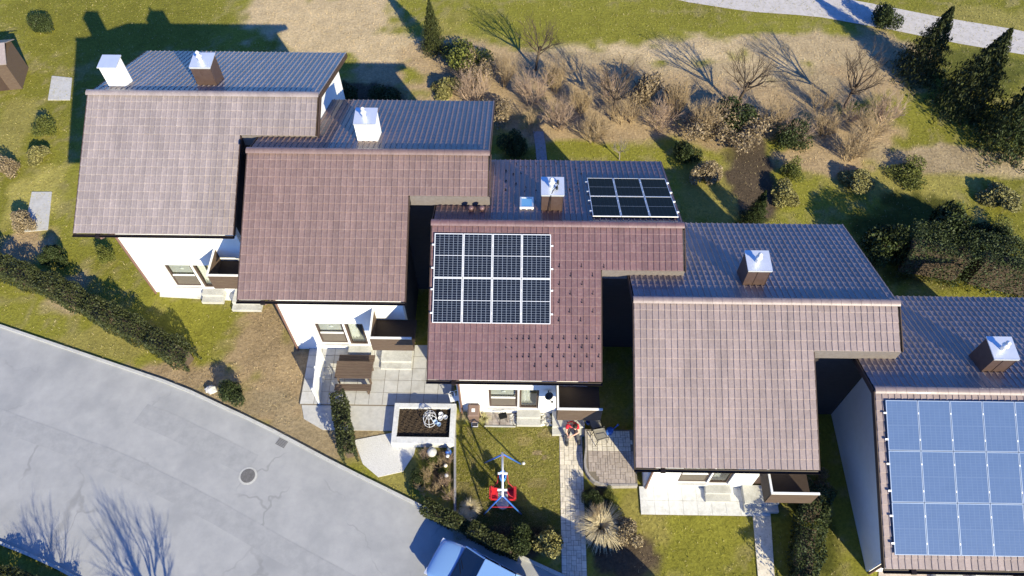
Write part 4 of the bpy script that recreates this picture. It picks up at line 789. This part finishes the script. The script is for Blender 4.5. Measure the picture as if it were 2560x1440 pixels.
vehicle('parked_car', 'pale blue car parked on the street, cut off by the bottom edge', 'car', (1.75, -11.95, .012), sang+PI, CARP,
        [(-2.1, .70, .34, .80), (-2.0, .82, .24, .95), (-1.2, .87, .20, 1.0), (.6, .88, .20, .98), (1.3, .85, .20, .92), (1.95, .78, .24, .82), (2.1, .66, .34, .70)], [(-1.75, .80, .96), (-1.15, .62, 1.43), (.15, .62, 1.45), (1.05, .80, .96)], 4.2, 1.76, (-1.3, 1.3), .5)
vehicle('delivery_van', 'tall white van parked on the street just below the picture, shading the path', 'van', (8.55, -14.75, .012), sang, WPAINT,
        [(-2.6, .94, .35, 2.40), (-2.5, .98, .28, 2.48), (1.2, .98, .28, 2.48), (1.7, .96, .28, 2.1), (2.0, .95, .28, 1.2), (2.65, .86, .3, .95)], [(1.15, .90, 1.25), (1.3, .80, 2.0), (1.5, .80, 2.0), (2.1, .88, 1.2)], 5.2, 1.96, (-1.6, 1.7), .5)

# ------------------------------------------------------------------ plants
def grow(segs, p, d, L, r, depth, spread, taper=.62, kids=(2, 4), up=.15):
    n = 3; q = Vector(p)
    for i in range(n):
        d = (d+Vector((rnd.uniform(-1, 1), rnd.uniform(-1, 1), rnd.uniform(-.6, 1)))*.13+Vector((0, 0, up*.2))).normalized(); e = q+d*(L/n); r1 = r*(1-.25*(i+1)/n)
        segs.append((tuple(q), tuple(e), r*(1-.25*i/n), r1)); q = e
        if depth > 0 and i >= (0 if depth < 3 else 1):
            for _ in range(rnd.randint(*kids)):
                a = Vector((rnd.gauss(0, 1), rnd.gauss(0, 1), rnd.gauss(0, .6))).normalized(); nd = (d+a*spread+Vector((0, 0, up))).normalized()
                grow(segs, q, nd, L*rnd.uniform(.5, .75), r1*taper, depth-1, spread, taper, kids, up)
def proto_bare_bush(m, stems=14, h=1.0):
    segs = []
    for _ in range(stems):
        a = rnd.random()*2*PI; rr = rnd.random()**.5*.22; lean = rnd.uniform(.1, .75)
        grow(segs, (math.cos(a)*rr, math.sin(a)*rr, 0), Vector((math.cos(a)*lean, math.sin(a)*lean, 1)).normalized(), h*.55, .014, 2, .7, .6, (1, 3))
    return seg_mesh('stems', segs, m)
def proto_bare_tree(m, h=1.0):
    trunk, crown = [], []
    grow(trunk, (0, 0, 0), Vector((0.05, 0.02, 1)), h*.42, .028, 0, .4)
    top = Vector(trunk[-1][1])
    for k in range(9):
        a = k*2.4+rnd.random(); s_ = top*rnd.uniform(.6, 1.0); grow(crown, s_, Vector((math.cos(a), math.sin(a), rnd.uniform(.5, 1.6))).normalized(), h*.30, .012, 3, .75, .55, (1, 2))
    return seg_mesh('trunk', trunk, m, 6), seg_mesh('crown', crown, m)
def proto_leafy(m, n, size, lump=7, squash=1.0):
    C = [(nrs.normal(size=3)*.55) for _ in range(lump)]
    P = []
    while len(P) < n:
        c = C[nrs.integers(lump)] if nrs.random() < .75 else np.zeros(3); d = rand_dirs(1)[0]; R = (.45 if nrs.random() < .9 else .5)
        q = c*np.array([.62, .62, .45])+d*R*(nrs.random()**.35)
        if q[2] > -.55: P.append(q)
    P = np.array(P); P = P/np.abs(P[:, :2]).max(); P[:, 2] = (P[:, 2]-P[:, 2].min()); P[:, 2] /= P[:, 2].max()
    V, F = leaf_quads(P, size, .25); return np_mesh('foliage', V, F, m, attr=nrs.random(len(F)))
def proto_conifer(m, n=7000, size=.035, tiers=13):
    z = nrs.random(n)**1.25; r0 = (1-z)*.95+.03; tier = np.abs(np.sin(z*tiers*PI))*.35+.65; a = nrs.random(n)*2*PI; br = 1+.25*np.sin(a*7+np.floor(z*tiers)*2.1)+.1*np.sin(a*3+1.3)
    r = r0*tier*br*(nrs.random(n)**.4)
    P = np.stack([np.cos(a)*r, np.sin(a)*r, z*.97+.03-.05*r], 1); V, F = leaf_quads(P, size, .1, 2.4); return np_mesh('crown', V, F, m, attr=nrs.random(len(F)))
def proto_grass(m, n=900, h=1.0, r=.9):
    V, F = [], []
    for k in range(n):
        a = nrs.random()*2*PI; rr = nrs.random()**.5*.25; L = h*(.6+.6*nrs.random()); out = r*(.25+.9*nrs.random()); w = .008+.008*nrs.random(); b = np.array([math.cos(a)*rr, math.sin(a)*rr, 0]); d = np.array([math.cos(a), math.sin(a), 0]); e = np.array([-math.sin(a), math.cos(a), 0]); o = len(V)
        for i in range(5):
            t = i/4; p = b+d*out*t**1.35+np.array([0, 0, L*(1.75*t-1.35*t*t)]); V += [p-e*w*(1-.8*t), p+e*w*(1-.8*t)]
        F += [(o+2*i, o+2*i+1, o+2*i+3, o+2*i+2) for i in range(4)]
    return np_mesh('blades', V, F, m)
PROTO = dict(bare=[proto_bare_bush(TWIG, st_n) for st_n in (9, 14, 18, 24)], mauve=[proto_bare_bush(TWIGP, st_n) for st_n in (11, 16, 20)], tree=[proto_bare_tree(BARK) for _ in range(3)], birch=[proto_bare_tree(BIRCH)],
    ever=[proto_leafy(EVER, 9500, .05) for _ in range(3)], green=[proto_leafy(GREEN, 8000, .055), proto_leafy(GREEN, 6500, .05, 10)], yellow=[proto_leafy(YELLOW, 9500, .065)], dry=[proto_leafy(DRYLEAF, 8000, .05)], brown=[proto_leafy(BROWNLEAF, 6000, .05, 12), proto_leafy(BROWNLEAF, 5000, .05, 8)], conifer=[proto_conifer(EVER, 15000, .024), proto_conifer(HEDGE, 14000, .024, 17)], grass=[proto_grass(STRAW)], reed=[proto_grass(mat('pale_reed', (0.38, 0.36, 0.16), (0.55, 0.52, 0.28), scale=5, rough=.8), 260)])
KIND = dict(bare=('bare_shrub', 'shrub'), mauve=('bare_shrub', 'shrub'), tree=('bare_tree', 'tree'), birch=('bare_tree', 'tree'), ever=('evergreen_bush', 'bush'), green=('leafy_bush', 'bush'), yellow=('variegated_bush', 'bush'), dry=('dry_bush', 'bush'), brown=('brown_bush', 'bush'), conifer=('conifer', 'conifer'), grass=('ornamental_grass', 'ornamental grass'), reed=('ornamental_grass', 'ornamental grass'))
stemm = {}
def plant(kind, x, y, h, r, label, group=None, z=0):
    nm, cat = KIND[kind]; t = thing(nm, label, cat, (x, y, z), rnd.random()*2*PI, group); pr_ = rnd.choice(PROTO[kind])
    if kind in ('tree', 'birch'):
        o = link('trunk', pr_[0], t); o.scale = (r, r, h); o = link('crown', pr_[1], t); o.scale = (r, r, h)
    elif kind in ('bare', 'mauve', 'grass', 'reed'):
        o = link('stems' if kind in ('bare', 'mauve') else 'blades', pr_, t); o.scale = (r, r, h)
    else:
        o = link('crown' if kind == 'conifer' else 'foliage', pr_, t); o.scale = (r, r, h)
        if kind not in stemm:
            b = MB()
            if kind == 'conifer': b.tube([(0, 0, -.02), (0, 0, .9)], .035, 6, r2=.006)
            else: [b.tube([(0, 0, -.05), (math.cos(a)*.25, math.sin(a)*.25, .35), (math.cos(a)*.45, math.sin(a)*.45, .65)], .03, 5, r2=.01) for a in (0, 1.3, 2.5, 3.8, 5.1)]
            stemm[kind] = b.mesh('trunk', BARK)
        o = link('trunk', stemm[kind], t); o.scale = (r, r, h)
    return t
def plant_px(kind, u, v, h, r, label, group=None): q = G(u, v); return plant(kind, q.x, q.y, h, r, label, group)
# around the middle house's garden
plant('yellow', 4.15, -10.4, 1.5, .82, 'variegated rounded bush at the front left of the garden path')
plant('ever', 3.25, -10.6, 1.25, .8, 'dark low bush left of the variegated one at the front of the lawn')
plant('grass', 6.42, -9.75, 1.0, .95, 'large straw coloured ornamental grass right of the garden path')
plant('ever', 6.25, -8.75, .75, .55, 'dark green bush between the raised patio and the ornamental grass'); plant('bare', 6.25, -9.3, 1.0, .55, 'thin leafless shrub leaning over the path beside the dark green bush')
plant('ever', 6.55, -9.15, .5, .5, 'low dark ground cover beside the large ornamental grass'); plant('ever', 6.1, -8.35, .4, .38, 'low dark plant between the garden path and the curved patio corner'); plant('green', 6.85, -8.45, .45, .4, 'small light green bush just below the curved patio corner')
plant('grass', 1.2, -9.05, .55, .42, 'dry straw tuft at the lower left corner of the lawn'); plant('grass', .9, -9.6, .6, .5, 'pale dry grass below the straw tuft near the street'); plant('reed', .95, -5.0, .4, .35, 'small green and straw clump between the edging and the wheeled bin'); plant('reed', 1.62, -5.12, .38, .32, 'small straw clump right of the wheeled bin')
ORD = 'first second third fourth fifth sixth seventh eighth ninth tenth eleventh twelfth thirteenth fourteenth fifteenth sixteenth seventeenth eighteenth nineteenth twentieth twenty-first twenty-second twenty-third twenty-fourth twenty-fifth'.split()
bedy = [-6.9, -7.3, -7.0, -7.8, -7.95, -8.4, -8.6, -8.35]
for k, (x, y, h, r) in enumerate([(-.75, -6.9, .8, .5), (-.2, -7.3, .9, .5), (.2, -7.0, .75, .4), (-.6, -7.8, 1.0, .55), (0.1, -7.95, .9, .5), (-.3, -8.4, 1.0, .5), (.3, -8.6, .8, .45), (-.8, -8.35, .9, .5)]): plant('bare' if k % 2 else 'mauve', x, y, h*.8, r, '%s leafless shrub in the bed left of the lawn, %s from the top' % ('brown' if k % 2 else 'mauve', ORD[sorted(range(8), key=lambda j: -bedy[j]).index(k)]), 'shrubs of the bed left of the lawn')
plant('green', -.55, -7.15, .45, .45, 'low green bush in the bed below the pale round stone'); plant('green', .0, -7.55, .35, .35, 'small bright green plant in the middle of the shrub bed'); plant('ever', -.95, -8.0, .8, .5, 'dark evergreen at the left side of the shrub bed')
plant('birch', 8.35, 10.0, 1.6, 1.3, 'small leafless birch on the strip of lawn behind the middle house')
sp = thing('garden_ornament', 'pale grey stone ball on a short post in the shrub bed', 'ornament', (-.50, -6.80, 0)); MB().lathe([(.10, 0), (.06, .05), (.05, .25), (.09, .28)], (0, 0, 0), 10).build('post', CONC, sp); MB().lathe([(.03, .0), (.14, .05), (.20, .14), (.21, .21), (.17, .33), (.08, .40), (.01, .42)], (0, 0, .26), 16).build('ball', CONC, sp, smooth=True)
fg = thing('garden_figure', 'small garden figure with a blue coat by the raised bed', 'ornament', (.18, -6.66, 0)); MB().lathe([(.10, 0), (.12, .1), (.09, .3), (.05, .36)], (0, 0, 0), 12).build('coat', BLUE, fg, smooth=True); MB().lathe([(.02, 0), (.07, .04), (.075, .09), (.04, .15)], (0, 0, .34), 12).build('head', mat('terracotta', (0.45, 0.27, 0.18), rough=.8), fg, smooth=True); MB().lathe([(.085, 0), (.06, .06), (.01, .16)], (0, 0, .46), 12).build('hat', mat('slate_blue', (0.06, 0.08, 0.12), rough=.7), fg, smooth=True)
for k, (u, v, m, lb) in enumerate([(1118, 1131, BLUE, 'glossy blue garden ball beside the blue coated figure'), (1119, 1140, WP, 'small white garden ball below the blue ball'), (1114, 1164, mat('cream', (0.7, 0.62, 0.48), rough=.6), 'cream coloured garden ball in the middle of the shrub bed'), (1116, 1189, WP, 'white garden ball low in the shrub bed')]):
    q = G(u, v, .45); o = thing('garden_ball', lb, 'ornament', (q.x, q.y, 0)); MB().tube([(0, 0, 0), (0, 0, .4)], .012, 5).build('rod', DKMET, o); MB().lathe([(.01, 0), (.06, .02), (.085, .085), (.06, .15), (.01, .17)], (0, 0, .37), 12).build('ball', m, o, smooth=True)

# hedges
def hedge(label, pts, h, w, m, dens=2200, size=.055, name='hedge'):
    t = thing(name, label, 'hedge', (pts[0][0], pts[0][1], 0)); o0 = Vector((*pts[0], 0)); core = MB(); allP = []
    for a, b in zip(pts, pts[1:]):
        a, b = Vector(a), Vector(b); d = b-a; L = d.length; ang = math.atan2(d.y, d.x); M = Matrix.Translation((a.x-o0.x, a.y-o0.y, 0)) @ Matrix.Rotation(ang, 4, 'Z')
        core.box(.3, L-.3, -w*.24, w*.24, 0, h*.66, M=M); n = int(dens*L)
        P = np.stack([nrs.random(n)*L, (nrs.random(n)-.5)*w, nrs.random(n)*h], 1); s_ = nrs.random(n)
        P[:, 2] = np.where(s_ < .5, h*(1-.16*nrs.random(n)), P[:, 2]); P[:, 1] = np.where(s_ >= .5, np.sign(P[:, 1])*w*(.5-.14*nrs.random(n)), P[:, 1])
        bump = .10*np.sin(P[:, 0]*2.3)+.08*np.sin(P[:, 0]*5.1+1)+.06*np.sin(P[:, 1]*6+P[:, 0]*3); P[:, 2] += bump*P[:, 2]/h; P[:, 1] *= 1+bump
        allP.append(np.array([tuple(M @ Vector(p)) for p in P]))
    V, F = leaf_quads(np.concatenate(allP), size, .3); link('foliage', np_mesh('foliage', V, F, m, attr=nrs.random(len(F))), t); co_ = core.build('branches', BARK, t); co_['kind'] = 'stuff'
    return t
g2 = lambda *pp: [tuple(G(u, v).xy) for u, v in pp]
hedge('dark hedge running diagonally along the street below the far left house', g2((-160, 640), (30, 690), (150, 735), (300, 815), (490, 915)), 1.15, 1.0, HEDGE)
hedge('dark hedge bordering the gravel on the left garden', g2((855, 1010), (866, 1080), (880, 1160)), 1.3, .6, HEDGE)
hedge('dark hedge between the two right hand gardens', g2((2030, 1240), (2010, 1320), (1990, 1490)), 1.4, 1.0, EVER)
hedge('low dark hedge in the lower left corner beyond the street', g2((-250, 1370), (40, 1470), (200, 1540)), .9, 1.2, HEDGE)
hedge('low front hedge along the street below the lawn', [(-.7, -9.05), (1.2, -9.95), (3.2, -10.9)], .75, .55, HEDGE)
hedge('hedge behind the house at the right edge', g2((2230, 660), (2400, 690), (2620, 740)), 2.6, 1.6, EVER, 3600)
# conifers, bushes and trees of the gardens and fields behind (photo position, height, radius)
for u, v, h, r, lb in [(1085, 125, 3.6, .9, 'slim dark conifer standing alone at the edge of the straw coloured field'), (2290, 185, 4.6, 1.7, 'dark conifer nearest the gravel lane at the upper right'), (2400, 270, 5.4, 2.1, 'tall dark conifer in the middle of the group at the upper right'), (2510, 360, 5.4, 2.2, 'dark conifer at the right end of the upper right group'), (1880, 560, 2.6, .8, 'dark conifer just behind the house right of the middle one')]: plant_px('conifer', u, v, h, r, lb)
for u, v, h, r, k, lb in [(2190, 640, 2.6, 1.5, 'ever', 'big dark bush touching the rear corner of the house right of the middle one'), (2330, 600, 3.0, 1.6, 'ever', 'biggest dark bush behind the two right hand houses'), (2440, 640, 2.6, 1.4, 'ever', 'dark bush right of the biggest one behind the right hand houses'), (1290, 385, 1.3, 1.0, 'ever', 'dark bush at the rear left corner behind the middle house'), (1705, 395, 1.4, .9, 'ever', 'dark bush at the rear right corner behind the middle house'), (1975, 440, .9, .9, 'green', 'bright green bush in the garden behind the right hand house'), (1770, 450, 1.5, 1.15, 'dry', 'large round tan bush behind the right end of the middle roof'),
    (1160, 160, 1.6, 1.6, 'green', 'olive green bush beside the lone slim conifer'), (1110, 235, .9, 1.1, 'yellow', 'yellowish bush behind the left houses, below the lone conifer'), (870, 255, 1.2, 1.0, 'ever', 'dark bush behind the house left of the middle one'), (980, 262, 1.2, 1.2, 'ever', 'dark bush right of the other one behind the left house'), (100, 75, 1.2, .9, 'ever', 'small dark bush in the lawn at the upper left'), (150, 650, 1.2, .8, 'ever', 'dark bush beside the pale roofed house at the left'), (272, 650, 1.0, .6, 'green', 'green bush under the front eave of the far left house'), (585, 985, 1.1, .8, 'ever', 'dark bush on the tan verge by the street'), (1560, 1330, 1.2, .9, 'dry', 'tan bush right of the ornamental grass in the right hand garden'),
    (1965, 500, .8, 1.0, 'yellow', 'bright yellow green bush right behind the ridge of the right hand house'), (2130, 455, .9, 1.2, 'yellow', 'bright yellow green bush below the thicket at the right'), (2270, 440, .8, 1.1, 'green', 'light green bush left of the conifer group shadow at the right'), (2480, 500, .9, 1.3, 'yellow', 'yellow green bush at the right edge below the conifers'), (2500, 600, .8, 1.2, 'green', 'green bush at the right edge above the tall hedge'), (120, 330, .9, .9, 'green', 'green bush left of the pale roof at the far left'), (95, 400, .8, .8, 'yellow', 'yellowish bush below the green one left of the pale roof'), (1760, 335, 1.6, 1.5, 'brown', 'dark brown bush above the large round tan bush'), (1850, 320, 1.7, 1.5, 'ever', 'dark evergreen bush in the middle of the thicket on the right'), (1985, 345, 1.3, 1.3, 'ever', 'dark evergreen bush at the right end of the thicket'), (1180, 200, 1.4, 1.4, 'brown', 'brown bush at the left end of the thicket below the conifer'), (2200, 60, 1.6, 1.1, 'ever', 'dark bush shading the gravel lane'), (60, 560, 1.0, 1.0, 'dry', 'tan bush at the left edge beside the far left house'), (30, 430, 1.1, 1.0, 'brown', 'brown bush at the left edge above the tan one'), (2040, 1225, 1.0, .7, 'brown', 'brown bush by the steps of the right hand house')]: plant_px(k, u, v, h, r, lb)
thick = [(1190, 250), (1260, 210), (1330, 260), (1390, 225), (1450, 280), (1400, 320), (1520, 250), (1560, 310), (1610, 250), (1650, 320), (1690, 280), (1330, 330), (1480, 340), (1250, 290), (1750, 330), (1820, 300), (1870, 340), (1930, 310), (1990, 340), (2060, 330), (2120, 300), (2170, 350), (2210, 310), (2120, 390), (2040, 270)]
thick.sort()
for k, (u, v) in enumerate(thick): plant_px('mauve' if k % 3 == 0 else ('brown' if k % 5 == 1 else 'bare'), u, v+rnd.uniform(-8, 8), rnd.uniform(1.2, 2.2), rnd.uniform(1.2, 1.9), '%s shrub in the thicket behind the houses, %s from the left' % ('mauve leafless' if k % 3 == 0 else ('brown leafy' if k % 5 == 1 else 'tan leafless'), ORD[k]), 'thicket shrubs')
for u, v, h, r, lb in [(1340, 175, 4.2, 3.0, 'leafless tree at the left of the thicket behind the middle house'), (1530, 300, 4.5, 3.4, 'leafless tree straight behind the middle house'), (1840, 270, 4.6, 3.6, 'leafless tree in the thicket, right of the middle house'), (2110, 270, 4.8, 3.6, 'leafless tree below the dark conifers at the upper right')]: plant_px('tree', u, v, h, r, lb)
plant('tree', -8.3, -16.3, 5.2, 4.0, 'leafless street tree just below the picture, casting branch shadows on the street')
plant('tree', -12.8, -15.6, 4.4, 3.6, 'leafless street tree near the lower left corner, shading the street')

# ------------------------------------------------------------------ details of the neighbouring gardens
def px_box(name, label, cat, u0, u1, v0, v1, h, m, top=None):
    a, b = G(u0, v1, h), G(u1, v0, h); t = thing(name, label, cat, ((a.x+b.x)/2, (a.y+b.y)/2, 0)); w, d = (b.x-a.x)/2, (b.y-a.y)/2; return t, w, d
def garden_shed(u, v, w, d, h, wall_m, roof_m, label):
    q = G(u, v); t = thing('garden_shed', label, 'shed', (q.x, q.y, 0), .15); MB().box(-w, w, -d, d, 0, h).build('wall', wall_m, t)
    r = MB(); r.add([(-w-.15, -d-.15, h), (w+.15, -d-.15, h), (w+.15, 0, h+.6), (-w-.15, 0, h+.6), (-w-.15, d+.15, h), (w+.15, d+.15, h), (-w-.15, -d-.15, h+.05), (w+.15, -d-.15, h+.05), (w+.15, 0, h+.66), (-w-.15, 0, h+.66), (-w-.15, d+.15, h+.05), (w+.15, d+.15, h+.05)], [(6, 7, 8, 9), (9, 8, 11, 10), (0, 3, 2, 1), (3, 4, 5, 2), (0, 1, 7, 6), (4, 10, 11, 5), (0, 6, 9, 3), (3, 9, 10, 4), (1, 2, 8, 7), (2, 5, 11, 8)]); r.build('roof', roof_m, t)
    MB().box(-.4, .4, -d-.03, -d, .02, 1.9).build('door', BROWN, t)
garden_shed(15, 200, 1.1, .9, 1.9, CLAD, TILE_A, 'small garden shed with a pale pink roof at the left edge')
def pave(name, label, px, m, z=.02): return tag(MB().prism(g2(*px), -.05, z).build(name, m), label, 'paving', kind='structure')
pave('paved_corner', 'pale paved corner left of the far left house', [(120, 250), (175, 250), (180, 195), (130, 190)][::1], SLAB); pave('paved_corner', 'pale terrace in front of the far left house', [(400, 742), (600, 752), (600, 690), (400, 690)], CONCW); pave('paved_corner', 'light paving at the left edge near the tan bush', [(60, 580), (120, 575), (130, 480), (80, 480)], SLAB)
pave('garden_walk', 'pale path crossing the lawn of the right hand garden', [(1900, 1500), (1940, 1500), (1925, 1270), (1880, 1268)], PAVE); dt = MB().box(8.1, 13.3, -9.15, -8.0, -.05, .03).build('front_terrace', JOINT); tag(dt, 'bright slab terrace in front of the right hand house', 'terrace', kind='structure')
ds = MB().box(-.285, .285, -.285, .285, -.03, 0).mesh('terrace_slab', CONCW)
for i in range(9):
    for j in range(2): link('terrace_slab', ds, dt, (8.38+i*.578, -8.86+j*.578, .05+rnd.uniform(-.003, .003)), (0, 0, rnd.uniform(-.006, .006)))
pave('paved_corner', 'brownish paving below the house at the right edge', [(2190, 1500), (2700, 1520), (2700, 1405), (2200, 1400)], PAVE2)
# wooden garden table set on the neighbour's yard
q = G(885, 925, .72); tb = thing('garden_table', 'brown wooden garden table on the yard of the house left of the middle one', 'table', (q.x, q.y, .03))
for k in range(6): MB().box(-.8, .8, -.42+k*.14, -.42+k*.14+.13, .70, .73).build('plank', CLAD, tb)
for x in (-.7, .7):
    for y in (-.33, .33): MB().box(x-.035, x+.035, y-.035, y+.035, 0, .70).build('leg', CLAD, tb)
for k, (dx, dy, lb) in enumerate([(0, .72, 'brown wooden bench on the house side of the garden table'), (0, -.72, 'brown wooden bench on the street side of the garden table')]):
    bo = thing('garden_bench', lb, 'bench', (q.x+dx, q.y+dy, .03)); [MB().box(-.8, .8, -.16+j*.11, -.16+j*.11+.10, .42, .45).build('slat', CLAD, bo) for j in range(3)]; [MB().box(x-.03, x+.03, -.14, .14, 0, .42).build('leg', CLAD, bo) for x in (-.65, .65)]
# white privacy fence of the neighbour
a, b_ = G(812, 905), G(800, 1010); fn = thing('privacy_fence', 'white board fence beside the yard of the house left of the middle one', 'fence', (a.x, a.y, 0)); d = b_-a; L = math.hypot(d.x, d.y); ang = math.atan2(d.y, d.x); k = int(L/.14)
fm_ = MB().box(-.062, .062, -.012, .012, .06, 1.5).mesh('fence_board', WPAINT)
for j in range(k): link('fence_board', fm_, fn, (d.x*(j+.5)/k, d.y*(j+.5)/k, 0), (0, 0, ang))
for j in (0, .5, 1): MB().box(-.04, .04, -.04, .04, 0, 1.56).build('post', WPAINT, fn, (d.x*j, d.y*j, 0))
# second, white rendered chimney of the far left house and boulder on the verge
ox, oy, H = HOUSES['A']; wc_ = MB().box(.55, 1.25, .75, 1.45, H-.9, H+.75); hA = [o for o in bpy.data.objects if o.name == 'terraced_house.002'][0]; wch = wc_.build('chimney', WHITE, hA); MB().box(.5, 1.3, .7, 1.5, H+.75, H+.80).build('cap', GALV, wch)
q = G(525, 985); stones('boulder', 'pale boulder on the tan verge beside the dark bush', q.x-.1, q.x+.1, q.y+.15, q.y+.3, 3, .22, .34)

# ------------------------------------------------------------------ grass as stuff
def grass_stuff(name, label, P, h, w, gain, lean=.6):
    V, F = blades(P, h, w, lean); cg, x0, y0, st = COVER
    c = cg[np.clip(np.round((P[:, 1]-y0)/st).astype(int), 0, cg.shape[0]-1), np.clip(np.round((P[:, 0]-x0)/st).astype(int), 0, cg.shape[1]-1)]
    c = c*gain*(0.7+0.6*nrs.random((len(P), 1))); dry = (nrs.random((len(P), 1)) < .24)*.7; c = c*(1-dry)+np.array([0.52, 0.43, 0.24])*dry
    m = bpy.data.materials.new(name+'_blade'); m.use_nodes = True; p = m.node_tree.nodes['Principled BSDF']; p.inputs['Roughness'].default_value = .8; p.inputs['Specular IOR Level'].default_value = .2
    at = m.node_tree.nodes.new('ShaderNodeAttribute'); at.attribute_name = 'cover'; m.node_tree.links.new(at.outputs['Color'], p.inputs['Base Color'])
    me = np_mesh(name, V, F, m); a = me.attributes.new('cover', 'FLOAT_COLOR', 'FACE'); a.data.foreach_set('color', np.concatenate([c, np.ones((len(c), 1))], 1).astype(np.float32).ravel())
    return tag(link(name, me), label, 'grass', kind='stuff')
def clumped(n, x0, x1, y0, y1, keep, cl=4):
    c = np.stack([nrs.uniform(x0, x1, n//cl), nrs.uniform(y0, y1, n//cl)], 1); P = np.repeat(c, cl, 0)+nrs.normal(size=(n//cl*cl, 2))*.03
    k = keep(P); return np.concatenate([P[k], np.zeros((k.sum(), 1))], 1)
grass_stuff('lawn_grass', 'short mottled green lawn in front of the middle house', clumped(120000, .55, 4.83, -10.3, -5.45, lambda P: (P[:, 1] < -5.47) | ((P[:, 0] < 1.6))), .034, .007, 1.25)
nl = np.array([(p.x, p.y) for p in north])
def free(P):
    k = P[:, 1] > np.interp(P[:, 0], nl[:, 0], nl[:, 1])+.15
    for key, (ox, oy, H) in HOUSES.items(): k &= ~((P[:, 0] > ox+.3) & (P[:, 0] < ox+6.6) & (P[:, 1] > oy-5.5) & (P[:, 1] < oy+5.2)); k &= ~((P[:, 0] > ox+6) & (P[:, 0] < ox+9.6) & (P[:, 1] > oy-1.5) & (P[:, 1] < oy+5.2))
    k &= ~((P[:, 0] > .3) & (P[:, 0] < 7.6) & (P[:, 1] > -12) & (P[:, 1] < -4)); k &= ~((P[:, 0] > -6.6) & (P[:, 0] < .6) & (P[:, 1] > -8) & (P[:, 1] < -1))
    return k
grass_stuff('meadow_grass', 'rough grass of the gardens and fields around the houses', clumped(190000, -30, 34, -14, 26, free, 3), .06, .010, 1.2, .9)

q = G(620, 1190); mh = thing('manhole_cover', 'round cast iron manhole cover in the middle of the street', 'manhole cover', (q.x, q.y, .012)); MB().lathe([(.38, 0), (.38, .012), (.30, .013), (.02, .013)], (0, 0, 0), 24).build('frame', CONC, mh); MB().lathe([(.30, .013), (.30, .02), (.02, .02)], (0, 0, 0), 24).build('lid', mat('cast_iron', (0.11, 0.105, 0.10), (0.17, 0.165, 0.16), scale=14, rough=.7), mh)
q = G(705, 1105); dg = thing('street_gully', 'rectangular drain grate at the edge of the street', 'drain', (q.x, q.y-.05, .012), -.45)
for k in range(6): MB().box(-.22, .22, -.15+k*.055, -.15+k*.055+.03, 0, .012).build('bar', MATS['cast_iron'], dg)
